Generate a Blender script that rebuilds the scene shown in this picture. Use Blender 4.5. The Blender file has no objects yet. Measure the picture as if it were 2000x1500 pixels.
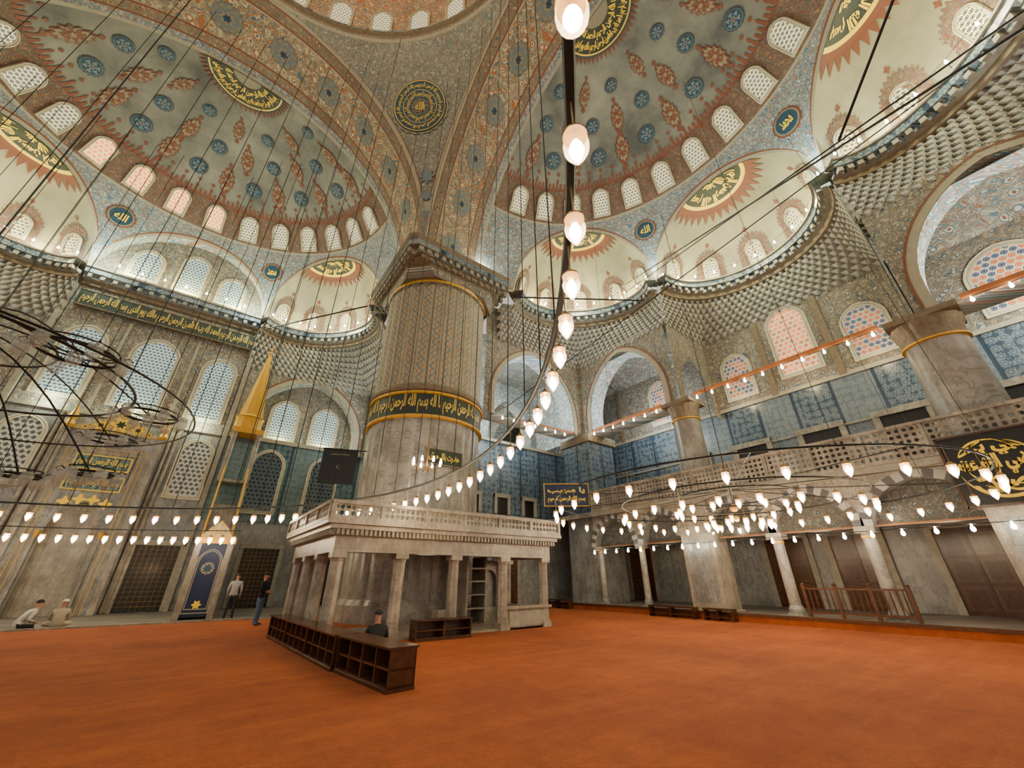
import bpy, math, random
from math import sin, cos, pi, radians, sqrt, atan2, degrees, acos
from mathutils import Vector, Matrix
from mathutils.geometry import tessellate_polygon
random.seed(7)
SC = bpy.context.scene
COL = SC.collection

# ------------------------------------------------------------------ node helpers
class T:
    def __init__(s, name, rough=.7, metal=0):
        s.mat = bpy.data.materials.new(name); s.mat.use_nodes = True
        s.nt = s.mat.node_tree; s.nt.nodes.clear()
        s.out = s.nt.nodes.new('ShaderNodeOutputMaterial')
        s.b = s.nt.nodes.new('ShaderNodeBsdfPrincipled')
        s.b.inputs['Roughness'].default_value = rough
        s.b.inputs['Metallic'].default_value = metal
        s.nt.links.new(s.b.outputs[0], s.out.inputs[0])
        s._uv = None
    def N(s, t, **k):
        n = s.nt.nodes.new(t)
        for a, b in k.items(): setattr(n, a, b)
        return n
    def L(s, a, sock):
        if isinstance(a, (int, float)): sock.default_value = a
        elif isinstance(a, (tuple, list)):
            sock.default_value = tuple(a) + ((1,) if len(a) == 3 and sock.type == 'RGBA' else ())
        else: s.nt.links.new(a, sock)
    def m(s, op, a, b=0.0, c=0.0):
        n = s.N('ShaderNodeMath', operation=op)
        s.L(a, n.inputs[0]); s.L(b, n.inputs[1])
        if op in ('MULTIPLY_ADD', 'SMOOTH_MIN', 'WRAP', 'COMPARE'): s.L(c, n.inputs[2])
        return n.outputs[0]
    def mix(s, f, a, b, mode='MIX'):
        n = s.N('ShaderNodeMix', data_type='RGBA', blend_type=mode)
        s.L(f, n.inputs[0]); s.L(a, n.inputs[6]); s.L(b, n.inputs[7])
        return n.outputs[2]
    def comb(s, x, y, z=0.0):
        n = s.N('ShaderNodeCombineXYZ'); s.L(x, n.inputs[0]); s.L(y, n.inputs[1]); s.L(z, n.inputs[2]); return n.outputs[0]
    def uvpos(s):
        g = s.N('ShaderNodeNewGeometry'); p = s.N('ShaderNodeSeparateXYZ'); s.L(g.outputs['Position'], p.inputs[0])
        return s.m('ADD', p.outputs[0], p.outputs[1]), p.outputs[2], g.outputs['Position']
    def uvmap(s):
        g = s.N('ShaderNodeTexCoord'); p = s.N('ShaderNodeSeparateXYZ'); s.L(g.outputs['UV'], p.inputs[0])
        return p.outputs[0], p.outputs[1], g.outputs['UV']
    def obj(s):
        g = s.N('ShaderNodeTexCoord'); p = s.N('ShaderNodeSeparateXYZ'); s.L(g.outputs['Object'], p.inputs[0])
        return p.outputs[0], p.outputs[2], g.outputs['Object']
    def coord(s, mode): return {'pos': s.uvpos, 'uv': s.uvmap, 'obj': s.obj}[mode]()
    def noise(s, v, sc, det=3, rough=.55):
        n = s.N('ShaderNodeTexNoise'); s.L(v, n.inputs['Vector']); n.inputs['Scale'].default_value = sc
        n.inputs['Detail'].default_value = det; n.inputs['Roughness'].default_value = rough; return n.outputs[0]
    def vor(s, v, sc, feat='F1', rnd=1.0, out='Distance'):
        n = s.N('ShaderNodeTexVoronoi', feature=feat); s.L(v, n.inputs['Vector']); n.inputs['Scale'].default_value = sc
        n.inputs['Randomness'].default_value = rnd; return n.outputs[out]
    def lt(s, a, b): return s.m('LESS_THAN', a, b)
    def clamp(s, a): return s.m('MINIMUM', s.m('MAXIMUM', a, 0.0), 1.0)
    def fin(s, col, bump=None, bs=.3, bd=.05, emit=None, es=0):
        s.L(col, s.b.inputs['Base Color'])
        if bump is not None:
            n = s.N('ShaderNodeBump'); n.inputs['Strength'].default_value = bs; n.inputs['Distance'].default_value = bd
            s.L(bump, n.inputs['Height']); s.L(n.outputs[0], s.b.inputs['Normal'])
        if emit is not None:
            s.L(emit, s.b.inputs['Emission Color']); s.L(es, s.b.inputs['Emission Strength'])
            s.mat.cycles.emission_sampling = 'NONE'
        return s.mat

def plain(name, c, rough=.6, metal=0, var=.15, sc=3.0):
    t = T(name, rough, metal); _, _, p = t.coord('pos')
    n = t.noise(p, sc, 4)
    d = tuple(x * (1 - var * 1.6) for x in c); e = tuple(min(1, x * (1 + var)) for x in c)
    return t.fin(t.mix(n, d, e), n, .1, .02)

def orn(name, ground, c1, c2, sc=1.6, mode='pos', rough=.75, small=True):
    t = T(name, rough); u, v, p = t.coord(mode)
    vec = t.comb(u, v)
    nz = t.noise(vec, sc * 1.3, 2)
    off = t.m('MULTIPLY', t.m('SUBTRACT', nz, .5), .55 / sc)
    vec2 = t.comb(t.m('ADD', u, off), t.m('SUBTRACT', v, off))
    g0 = t.m('MULTIPLY', t.m('SUBTRACT', t.noise(p, .5, 5), .3), 2.2)
    col = t.mix(t.clamp(g0), tuple(x * .5 for x in ground), tuple(min(1, x * 1.12) for x in ground))
    if small:
        d3 = t.vor(vec, sc * 3.4, rnd=.8)
        col = t.mix(t.m('MULTIPLY', t.lt(d3, .27), .8), col, c2)
        d4 = t.vor(vec2, sc * 2.1, 'DISTANCE_TO_EDGE')
        col = t.mix(t.m('MULTIPLY', t.lt(d4, .045), .7), col, tuple(min(1, x * 1.8) for x in ground))
    de = t.vor(vec2, sc * 1.1, 'DISTANCE_TO_EDGE')
    col = t.mix(t.m('MULTIPLY', t.lt(t.m('ABSOLUTE', t.m('SUBTRACT', de, .1)), .025), .85), col, c2)
    col = t.mix(t.m('MULTIPLY', t.lt(de, .03), .85), col, c1)
    d1 = t.vor(vec2, sc * 1.1)
    col = t.mix(t.m('MULTIPLY', t.lt(d1, .3), .9), col, c1)
    col = t.mix(t.lt(d1, .22), col, tuple(min(1, x * 1.6) for x in ground))
    col = t.mix(t.lt(d1, .12), col, c2)
    return t.fin(col, nz, .1, .02)

def tile(name, base, lite, dark, sc=2.2, panel=1.7):
    t = T(name, .3); u, v, p = t.coord('pos')
    def cell(a, k): return t.m('SUBTRACT', t.m('FRACT', t.m('MULTIPLY', a, k)), .5)
    fx, fy = cell(u, sc), cell(v, sc)
    r = t.m('SQRT', t.m('ADD', t.m('MULTIPLY', fx, fx), t.m('MULTIPLY', fy, fy)))
    ang = t.m('ARCTAN2', fy, fx)
    pet = t.m('MULTIPLY', t.m('COSINE', t.m('MULTIPLY', ang, 8.0)), .07)
    rr = t.m('ADD', r, pet)
    n3 = t.noise(p, 5.5, 3)
    col = t.mix(t.noise(p, .8, 3), dark, base)
    col = t.mix(t.m('MULTIPLY', t.m('GREATER_THAN', n3, .53), .55), col, lite)
    col = t.mix(t.m('MULTIPLY', t.lt(rr, .38), .75), col, lite)
    col = t.mix(t.lt(rr, .29), col, base)
    col = t.mix(t.m('MULTIPLY', t.lt(rr, .13), .8), col, lite)
    edge = t.m('MAXIMUM', t.m('ABSOLUTE', fx), t.m('ABSOLUTE', fy))
    col = t.mix(t.m('MULTIPLY', t.m('GREATER_THAN', edge, .47), .45), col, dark)
    pu = t.m('FLOOR', t.m('DIVIDE', u, panel)); wn = t.N('ShaderNodeTexWhiteNoise', noise_dimensions='1D'); t.L(pu, wn.inputs['W'])
    col = t.mix(t.m('MULTIPLY', t.m('GREATER_THAN', wn.outputs[0], .75), .35), col, lite)
    pf = t.m('ABSOLUTE', t.m('SUBTRACT', t.m('FRACT', t.m('DIVIDE', u, panel)), .5))
    col = t.mix(t.m('MULTIPLY', t.m('GREATER_THAN', pf, .46), .9), col, dark)
    return t.fin(col)

def marble(name, c, vein, rough=.35, sc=.8, joints=True):
    t = T(name, rough); u, v, p = t.coord('pos')
    n1 = t.noise(p, sc, 6, .65)
    n2 = t.noise(t.comb(u, t.m('MULTIPLY', v, .35)), sc * 3, 5, .6)
    w = t.m('ABSOLUTE', t.m('SUBTRACT', n2, .5))
    cr = t.m('MULTIPLY', t.m('SUBTRACT', n1, .35), 3.0)
    col = t.mix(t.clamp(cr), tuple(x * .45 for x in c), c)
    col = t.mix(t.m('MULTIPLY', t.lt(w, .022), .5), col, vein)
    n4 = t.noise(t.comb(t.m('MULTIPLY', u, 2.5), t.m('MULTIPLY', v, .25)), 1.0, 4)
    col = t.mix(t.m('MULTIPLY', t.m('GREATER_THAN', n4, .56), .35), col, tuple(x * .4 for x in c))
    if joints:
        fx = t.m('ABSOLUTE', t.m('SUBTRACT', t.m('FRACT', t.m('DIVIDE', u, 1.35)), .5))
        fy = t.m('ABSOLUTE', t.m('SUBTRACT', t.m('FRACT', t.m('DIVIDE', v, 2.3)), .5))
        col = t.mix(t.m('MULTIPLY', t.m('MAXIMUM', t.m('GREATER_THAN', fx, .492), t.m('GREATER_THAN', fy, .495)), .5), col, tuple(x * .3 for x in c))
    return t.fin(col, n1, .1, .02)

def pane(name, bar, glass, sc=4.0, hole=.4, emit=0.0, stained=None, lattice=False):
    t = T(name, .4); x, z, p = t.coord('obj')
    zz = t.m('MULTIPLY', z, sc); row = t.m('FLOOR', zz)
    xx = t.m('ADD', t.m('MULTIPLY', x, sc), t.m('MULTIPLY', t.m('MODULO', row, 2.0), .5))
    fx = t.m('SUBTRACT', t.m('FRACT', xx), .5); fz = t.m('SUBTRACT', t.m('FRACT', zz), .5)
    ax, az = t.m('ABSOLUTE', fx), t.m('ABSOLUTE', fz)
    if lattice: r = t.m('ADD', ax, az)
    else: r = t.m('MAXIMUM', t.m('MAXIMUM', ax, az), t.m('MULTIPLY', t.m('ADD', ax, az), .74))
    h = t.lt(r, hole)
    g = glass
    if stained:
        wn = t.N('ShaderNodeTexWhiteNoise', noise_dimensions='2D'); t.L(t.comb(t.m('FLOOR', xx), row), wn.inputs['Vector'])
        g = t.mix(t.m('GREATER_THAN', wn.outputs[0], .5), glass, stained)
    col = t.mix(h, bar, g)
    inner = t.m('MULTIPLY', h, t.m('LESS_THAN', t.m('ABSOLUTE', t.m('SUBTRACT', r, hole * .55)), .04))
    col = t.mix(t.m('MULTIPLY', inner, .6), col, bar)
    return t.fin(col, t.m('SUBTRACT', 1.0, h), .5, .03, emit=col if emit else None, es=emit)  # lattice bars and glass emit their own colour, so windows look lit

def emis(name, c, s, base=(.8, .8, .8)):
    t = T(name, .3); t.L(c, t.b.inputs['Emission Color']); t.b.inputs['Emission Strength'].default_value = s
    t.L(base, t.b.inputs['Base Color']); t.mat.cycles.emission_sampling = 'NONE'; return t.mat
def clear(name, tint, alpha, em=None, es=0):
    t = T(name, .08); t.L(tint, t.b.inputs['Base Color'])
    if em: t.L(em, t.b.inputs['Emission Color']); t.b.inputs['Emission Strength'].default_value = es
    tr = t.N('ShaderNodeBsdfTransparent'); mx = t.N('ShaderNodeMixShader'); mx.inputs[0].default_value = alpha
    t.nt.links.new(tr.outputs[0], mx.inputs[1]); t.nt.links.new(t.b.outputs[0], mx.inputs[2]); t.nt.links.new(mx.outputs[0], t.out.inputs[0])
    t.mat.cycles.emission_sampling = 'NONE'; return t.mat

# ------------------------------------------------------------------ materials
RUST = (.26, .075, .02); BLUE = (.025, .085, .15)
M = {}
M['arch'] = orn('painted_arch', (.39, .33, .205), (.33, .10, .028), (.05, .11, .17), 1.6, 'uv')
M['pend'] = orn('painted_pendentive', (.27, .275, .225), (.085, .15, .19), (.21, .115, .06), 2.3, 'uv')
M['edge'] = orn('painted_border', (.28, .24, .155), RUST, BLUE, 3.2, 'uv', small=False)
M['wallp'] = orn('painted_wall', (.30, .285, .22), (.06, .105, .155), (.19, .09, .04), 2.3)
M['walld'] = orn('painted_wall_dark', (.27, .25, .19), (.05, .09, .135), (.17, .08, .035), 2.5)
M['redring'] = orn('painted_red_frieze', (.18, .12, .078), (.18, .045, .018), (.045, .09, .12), 2.8, 'uv')
M['mdome'] = orn('painted_orange_frieze', (.46, .34, .20), (.48, .11, .02), (.05, .17, .27), 1.9, 'uv')
M['trimred'] = plain('red_painted_line', (.19, .06, .025), .7)
M['trimcream'] = plain('cream_painted_line', (.36, .33, .24), .7)
M['blueorn'] = orn('painted_blue', (.29, .34, .33), (.035, .12, .21), (.25, .085, .035), 2.6, 'uv')
M['archlit'] = orn('painted_lit_arch', (.50, .57, .54), (.10, .25, .37), (.36, .14, .08), 2.1)  # arch paint lightened towards white-blue so the undersides look lit
t = T('plaster_dome', .85); u, v, p = t.coord('pos')
n = t.noise(p, .35, 6, .65)
M['plaster'] = t.fin(t.mix(t.clamp(t.m('MULTIPLY', t.m('SUBTRACT', n, .28), 2.3)), (.076, .084, .088), (.30, .30, .26)), n, .1)
t = T('plaster_pale', .85); u, v, p = t.coord('pos')
n = t.noise(p, .4, 5, .6)
M['pale'] = t.fin(t.mix(t.clamp(t.m('MULTIPLY', t.m('SUBTRACT', n, .28), 2.2)), (.19, .18, .12), (.41, .38, .265)), n, .1)
M['red'] = plain('rosette_red', (.18, .055, .028)); M['navy'] = plain('rosette_navy', (.022, .05, .08))
M['sand'] = plain('rosette_sand', (.25, .22, .155)); M['steel'] = plain('rosette_pale_blue', (.145, .195, .225))
M['gold'] = plain('gilded_paint', (1.0, .66, .015), .45, 0, .05); M['goldm'] = plain('gilt_metal', (.68, .36, .02), .45, .25)
M['gold2'] = plain('aged_gilded_paint', (.72, .50, .06), .5, 0, .15)
M['green'] = plain('dark_green_ground', (.016, .026, .018), .5); M['black'] = plain('black_panel', (.004, .004, .005), .5)
M['bluesign'] = plain('blue_panel', (.006, .018, .07), .5)
M['crest'] = orn('gilded_arabesque', (.34, .32, .25), (.80, .48, .03), (.75, .48, .04), 3.2)
M['tile'] = tile('iznik_tile', (.05, .09, .135), (.24, .28, .29), (.012, .03, .06), 2.9, 1.7)
M['tileg'] = tile('iznik_tile_green', (.04, .095, .11), (.20, .27, .25), (.010, .038, .052), 2.6, 2.2)
M['marble'] = marble('marble_grey', (.34, .34, .325), (.07, .07, .08))
M['marblew'] = marble('marble_warm', (.45, .395, .315), (.15, .125, .10), .35, 1.6)
M['col'] = marble('marble_column', (.42, .385, .335), (.12, .10, .09), .3, 1.0)
M['stone'] = plain('carved_stone', (.32, .295, .235), .7, 0, .35, 5)
M['brownst'] = plain('brown_carved_stone', (.20, .15, .095), .7, 0, .4, 6)
M['mq'] = plain('muqarnas_stone', (.44, .42, .35), .75, 0, .3, 1.2)
M['mq2'] = plain('muqarnas_stone_blue', (.37, .375, .34), .75, 0, .3, 1.2)
M['cornb'] = tile('cornice_blue', (.06, .125, .19), (.34, .36, .32), (.015, .035, .07), 1.6, 3.1)
M['wood'] = plain('dark_wood', (.075, .028, .013), .25, 0, .45, 9); M['woodr'] = plain('red_brown_wood', (.10, .040, .018), .25, 0, .35, 8)
M['beam'] = plain('orange_beam', (.36, .115, .025), .5); M['iron'] = plain('dark_iron', (.010, .010, .012), .45, .4)
M['dark'] = plain('opening_shade', (.004, .004, .005), .5)  # near-black sheet colour, stands for the shade inside openings
t = T('carpet', .95); u, v, p = t.coord('pos')
n1 = t.noise(p, .28, 6, .65); n2 = t.noise(p, 3.0, 6, .75); n3 = t.noise(p, 90.0, 2); n5 = t.noise(p, 18.0, 5, .8)
s_ = t.N('ShaderNodeSeparateXYZ'); t.L(p, s_.inputs[0])
n4 = t.noise(t.comb(t.m('MULTIPLY', s_.outputs[0], .35), t.m('MULTIPLY', s_.outputs[1], 3.0)), .8, 4, .6)
c = t.mix(t.clamp(t.m('MULTIPLY', t.m('SUBTRACT', n1, .3), 2.5)), (.28, .052, .0045), (.56, .125, .011))
c = t.mix(t.m('MULTIPLY', t.clamp(t.m('MULTIPLY', t.m('SUBTRACT', n2, .45), 4.0)), .5), c, (.20, .040, .005))
c = t.mix(t.m('MULTIPLY', t.clamp(t.m('MULTIPLY', t.m('SUBTRACT', n4, .5), 5.0)), .28), c, (.66, .175, .022))
c = t.mix(t.m('MULTIPLY', t.clamp(t.m('MULTIPLY', t.m('SUBTRACT', n5, .48), 5.0)), .4), c, (.13, .028, .004))
M['carpet'] = t.fin(c, t.m('ADD', n3, n2), .9, .04)
M['carpet2'] = orn('grey_rug', (.18, .17, .15), (.05, .07, .09), (.16, .06, .03), 2.0)
M['pw'] = pane('window_dome', (.88, .80, .52), (.025, .025, .016), 5.2, .43, 1.25)
M['po'] = pane('window_dome_orange', (.88, .66, .28), (.95, .16, .002), 4.2, .38, 1.7)
M['pq'] = pane('window_lattice', (.54, .70, .64), (.012, .022, .042), 5.2, .43, .95)
M['pl'] = pane('window_lower', (.42, .41, .34), (.008, .011, .016), 4.0, .44, .15, lattice=True)
M['ps'] = pane('window_stained', (.44, .40, .31), (.50, .10, .02), 4.2, .40, .4, (.012, .035, .11))
M['pso'] = pane('window_stained_orange', (.62, .48, .30), (1.0, .15, .002), 3.8, .37, .95, (.42, .10, .006))
M['frame'] = plain('stucco_frame', (.54, .50, .36), .7)
M['bulb'] = emis('bulb_glow', (1, .88, .64), 80); M['glow2'] = clear('lamp_glass_glow', (.9, .8, .7), .24, (1, .48, .13), 7.0)  # glass shell emits orange itself, a halo put into the material
M['glass'] = clear('smoky_glass', (.5, .5, .46), .42); M['brass'] = plain('brass', (.30, .16, .05), .35, .8)
M['voussr'] = plain('voussoir_grey', (.09, .09, .095)); M['voussw'] = plain('voussoir_white', (.42, .40, .35))
M['bluer'] = plain('roundel_blue', (.010, .052, .10))

# ------------------------------------------------------------------ mesh builder
class MB:
    def __init__(s): s.v = []; s.f = []; s.m = []; s.uv = []; s.ml = []
    def mi(s, k):
        if k not in s.ml: s.ml.append(k)
        return s.ml.index(k)
    def add(s, vs, fs, mat, uvs=None):
        o = len(s.v); s.v += [tuple(x) for x in vs]; i = s.mi(mat)
        for f in fs:
            s.f.append(tuple(o + a for a in f)); s.m.append(i)
            s.uv += [(uvs[a] if uvs else (0, 0)) for a in f]
    def box(s, x0, x1, y0, y1, z0, z1, mat, M4=None):
        vs = [Vector((x, y, z)) for z in (z0, z1) for y in (y0, y1) for x in (x0, x1)]
        if M4: vs = [M4 @ q for q in vs]
        s.add(vs, [(0, 2, 3, 1), (4, 5, 7, 6), (0, 1, 5, 4), (2, 6, 7, 3), (0, 4, 6, 2), (1, 3, 7, 5)], mat)
    def grid(s, fn, U, V, mat, uvf=None, flip=False):
        vs = []; uv = []
        for v in V:
            for u in U:
                vs.append(fn(u, v)); uv.append(uvf(u, v) if uvf else (u, v))
        n = len(U); fs = []
        for j in range(len(V) - 1):
            for i in range(n - 1):
                q = (j * n + i, j * n + i + 1, (j + 1) * n + i + 1, (j + 1) * n + i); fs.append(q[::-1] if flip else q)
        s.add(vs, fs, mat, uv)
    def lathe(s, prof, n, c, mat, rib=None):
        vs = []; uv = []
        for r, z in prof:
            for i in range(n):
                a = 2 * pi * i / n; rr = r * (1 + (rib(a) if rib else 0))
                vs.append((c[0] + rr * cos(a), c[1] + rr * sin(a), c[2] + z)); uv.append((a * r, z))
        fs = []
        for j in range(len(prof) - 1):
            for i in range(n): fs.append((j * n + i, j * n + (i + 1) % n, (j + 1) * n + (i + 1) % n, (j + 1) * n + i))
        s.add(vs, fs, mat, uv)
    def tube(s, pts, r, mat, n=6, closed=False):
        pts = [Vector(p) for p in pts]; vs = []; N_ = len(pts)
        for i, p in enumerate(pts):
            a = pts[(i - 1) % N_] if closed or i > 0 else p; b = pts[(i + 1) % N_] if closed or i < N_ - 1 else p
            d = (b - a).normalized(); up = Vector((0, 0, 1)) if abs(d.z) < .95 else Vector((1, 0, 0))
            x = d.cross(up).normalized(); y = x.cross(d)
            for k in range(n):
                an = 2 * pi * k / n; vs.append(p + r * (cos(an) * x + sin(an) * y))
        fs = []
        for j in range(N_ if closed else N_ - 1):
            for k in range(n):
                j2 = (j + 1) % N_; fs.append((j * n + k, j * n + (k + 1) % n, j2 * n + (k + 1) % n, j2 * n + k))
        s.add(vs, fs, mat)
    def poly(s, outer, holes, mp, mat):
        loops = [[Vector((a, b, 0)) for a, b in outer]] + [[Vector((a, b, 0)) for a, b in h] for h in holes]
        flat = [q for l in loops for q in l]
        tr = tessellate_polygon(loops)
        s.add([mp(q.x, q.y) for q in flat], tr, mat, [(q.x, q.y) for q in flat])
    def strip(s, a, b, mat, closed=False):
        n = len(a); vs = list(a) + list(b)
        fs = [(i, (i + 1) % n, n + (i + 1) % n, n + i) for i in range(n if closed else n - 1)]
        s.add(vs, fs, mat)
    def mesh(s, name):
        me = bpy.data.meshes.new(name); me.from_pydata(s.v, [], s.f)
        for k in s.ml: me.materials.append(M[k])
        me.polygons.foreach_set('material_index', s.m)
        ul = me.uv_layers.new(name='UVMap'); ul.data.foreach_set('uv', [c for q in s.uv for c in q])
        me.update(); return me

def obj(name, mesh, parent=None, mat4=None, kind=None, label=None, cat=None, group=None, smooth=False):
    if isinstance(mesh, MB): mesh = mesh.mesh(name)
    if smooth and mesh: mesh.polygons.foreach_set('use_smooth', [True] * len(mesh.polygons))
    o = bpy.data.objects.new(name, mesh)
    if mat4 is not None: o.matrix_world = mat4
    if parent: o.parent = parent
    if kind: o['kind'] = kind
    if label: o['label'] = label
    if cat: o['category'] = cat
    if group: o['group'] = group
    COL.objects.link(o); return o
def struct(name, mb, smooth=False, label=None): return obj(name, mb, kind='structure', smooth=smooth, label=label)
def empty(name, loc, label, cat, group=None):
    return obj(name, None, mat4=Matrix.Translation(loc), label=label, cat=cat, group=group)
def frange(a, b, n): return [a + (b - a) * i / (n - 1) for i in range(n)]

def archc(cx, w, zs, rise, n=12):
    o = []
    for i in range(2 * n + 1):
        a = pi * i / (2 * n); c_ = abs(cos(a))
        o.append((cx + w * cos(a), zs + rise * (.86 * sin(a) + .14 * (1 - c_))))
    return o
def archp(cx, w, z0, zs, rise, n=10): return [(cx - w, z0), (cx + w, z0)] + archc(cx, w, zs, rise, n)
def mapx(pos): return lambda a, z: (pos, a, z)
def mapy(pos): return lambda a, z: (a, pos, z)
def wall(mb, mp1, u0, u1, z0, z1, holes, mat, mp2=None, rmat=None):
    mb.poly([(u0, z0), (u1, z0), (u1, z1), (u0, z1)], holes, mp1, mat)
    if mp2:
        for h in holes:
            mb.strip([mp1(*q) for q in h], [mp2(*q) for q in h], rmat or mat, True)
def band(mb, mp, cx, w, zs, rise, th, mat, z0=None, n=12):
    a = archc(cx, w, zs, rise, n); b = archc(cx, w + th, zs, rise + th, n)
    if z0 is not None:
        a = [(cx + w, z0)] + a + [(cx - w, z0)]; b = [(cx + w + th, z0)] + b + [(cx - w - th, z0)]
    mb.strip([mp(*q) for q in a], [mp(*q) for q in b], mat)

# ------------------------------------------------------------------ arabic text -> triangles
PF = {'ا': (0xFE8D, 0xFE8E, 0, 0), 'د': (0xFEA9, 0xFEAA, 0, 0), 'ر': (0xFEAD, 0xFEAE, 0, 0), 'و': (0xFEED, 0xFEEE, 0, 0)}
for ch, b_ in (('ب', 0xFE8F), ('س', 0xFEB1), ('م', 0xFEE1), ('ل', 0xFEDD), ('ه', 0xFEE9), ('ح', 0xFEA1), ('ن', 0xFEE5), ('ي', 0xFEF1), ('ت', 0xFE95), ('ك', 0xFED9), ('ع', 0xFEC9), ('ش', 0xFEB5), ('ض', 0xFEBD), ('ج', 0xFE9D), ('ق', 0xFED5), ('ص', 0xFEB9)):
    PF[ch] = (b_, b_ + 1, b_ + 2, b_ + 3)
def shape(sx):
    o = []
    for i, ch in enumerate(sx):
        if ch not in PF: o.append(ch); continue
        f = PF[ch]; prev = i > 0 and sx[i - 1] in PF and PF[sx[i - 1]][2] != 0
        nxt = i < len(sx) - 1 and sx[i + 1] in PF and f[2] != 0
        o.append(chr(f[3] if prev and nxt else f[1] if prev else f[2] if nxt else f[0]))
    return ''.join(reversed(o))
_tc = {}
def text(sx, bold=.03):
    if (sx, bold) in _tc: return _tc[(sx, bold)]
    cu = bpy.data.curves.new('t', 'FONT'); cu.body = shape(sx); cu.resolution_u = 2; cu.offset = bold
    o = bpy.data.objects.new('t', cu); COL.objects.link(o); bpy.context.view_layer.update()
    me = bpy.data.meshes.new_from_object(o.evaluated_get(bpy.context.evaluated_depsgraph_get()))
    vs = [(q.co.x, q.co.y) for q in me.vertices]; fs = [tuple(f.vertices) for f in me.polygons]
    bpy.data.objects.remove(o); bpy.data.meshes.remove(me)
    if vs:
        x0 = min(a for a, b in vs); x1 = max(a for a, b in vs); y0 = min(b for a, b in vs); y1 = max(b for a, b in vs)
        vs = [((a - x0) / (x1 - x0), (b - y0) / (y1 - y0)) for a, b in vs]
    _tc[(sx, bold)] = (vs, fs); return _tc[(sx, bold)]
BAS = 'بسم الله الرحمن الرحيم'
LONG = BAS + ' الحمد لله رب العالمين الرحمن الرحيم مالك يوم الدين'
def put_text(mb, sx, fn, mat, bold=.03):
    vs, fs = text(sx, bold)
    if vs: mb.add([fn(a, b) for a, b in vs], fs, mat)

# ------------------------------------------------------------------ windows
_wc = {}; WN = [0]
def window(Mx, w, h, pm, fr=.13, fmat='frame', dp=.08):
    key = (round(w, 2), round(h, 2), pm, fr)
    if key not in _wc:
        mb = MB(); hw = w / 2
        def loop(k):
            r_ = (hw - k) * 1.05; return archp(0, hw - k, k, h - k - r_, r_, 7)
        lo, l1, l2, li = loop(0), loop(fr * .45), loop(fr * .55), loop(fr)
        P = lambda l, y: [(a, y, b) for a, b in l]
        mb.strip(P(lo, -dp), P(l1, -dp), fmat, True); mb.strip(P(l1, -dp), P(l2, -dp + .02), 'brownst', True); mb.strip(P(l2, -dp + .02), P(li, -dp), fmat, True)
        mb.strip(P(lo, 0.05), P(lo, -dp), fmat, True); mb.strip(P(li, -dp), P(li, -.005), fmat, True)
        mb.poly(li, [], lambda a, b: (a, -.01, b), pm)
        _wc[key] = mb.mesh('window')
    WN[0] += 1
    return obj('window_%d' % WN[0], _wc[key], mat4=Mx, kind='structure')
def basis(p, right, out, up):
    r, o, u = Vector(right).normalized(), Vector(out).normalized(), Vector(up).normalized()
    return Matrix(((r.x, o.x, u.x, p[0]), (r.y, o.y, u.y, p[1]), (r.z, o.z, u.z, p[2]), (0, 0, 0, 1)))

# ================================================================== PARAMETERS
CX, CY, ZS = -5.23, 5.2, 18.1
DC = 14.8; EA, EB, EH = 9.8, 11.0, 11.0     # half-dome: centre offset, depth, half width, height
H0, H1 = radians(24.1), radians(26.0)
PH = [(-(H0 + H1), H1), (0, H0), (H0 + H1, H1)]

def ngon(r, k, amp, n=40, sx=1, sy=1, pt=0):
    o = []
    for i in range(n):
        a = 2 * pi * i / n; rr = r * (1 + amp * cos(k * a))
        o.append((rr * cos(a) * sx, rr * sin(a) * sy * (1 + pt * abs(sin(a)) ** 6)))
    return o
def decal(mb, fn, pts, mat, off):
    vs = [fn(0, 0, off)] + [fn(a, b, off) for a, b in pts]; n = len(pts)
    mb.add(vs, [(0, 1 + i, 1 + (i + 1) % n) for i in range(n)], mat)
def rosette(mb, fn, s, kind):
    if kind == 'red':
        decal(mb, fn, ngon(.60 * s, 12, .16, 48, .70, 1.2, .35), 'red', .05)
        decal(mb, fn, ngon(.52 * s, 12, .12, 48, .70, 1.2, .2), 'sand', .07)
        for i in range(8): decal(mb, lambda a, b, o, i=i: fn(a + .36 * .7 * s * cos(i * pi / 4), b + .42 * s * sin(i * pi / 4), o), ngon(.10 * s, 3, .35, 12), 'red', .09)
        decal(mb, fn, ngon(.27 * s, 8, .3, 48, .75, 1.2, .1), 'red', .09)
        decal(mb, fn, ngon(.13 * s, 6, .3, 24), 'sand', .11)
        for q in (1, -1): decal(mb, lambda a, b, o, q=q: fn(a, b + q * 1.12 * s, o), ngon(.14 * s, 4, .3, 16), 'red', .06)
    else:
        decal(mb, fn, ngon(.52 * s, 16, .05, 48), 'navy', .05)
        decal(mb, fn, ngon(.46 * s, 1, 0, 32), 'steel', .07)
        decal(mb, fn, ngon(.42 * s, 1, 0, 40), 'bluer', .09)
        for i in range(6): decal(mb, lambda a, b, o, i=i: fn(a + .26 * s * cos(i * pi / 3), b + .26 * s * sin(i * pi / 3), o), ngon(.10 * s, 3, .35, 12), 'steel', .11)
        decal(mb, fn, ngon(.14 * s, 6, .3, 18), 'steel', .11); decal(mb, fn, ngon(.06 * s, 4, .2, 12), 'red', .13)
def roundel(mb, fn, r, tx):
    decal(mb, fn, ngon(r * 1.25, 16, .05), 'red', .03); decal(mb, fn, ngon(r * 1.1, 1, 0), 'sand', .05)
    decal(mb, fn, ngon(r * .95, 1, 0), 'bluer', .07)
    put_text(mb, tx, lambda a, b: fn((a - .5) * r * 1.1, (b - .5) * r * .9, .11), 'gold')
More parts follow.
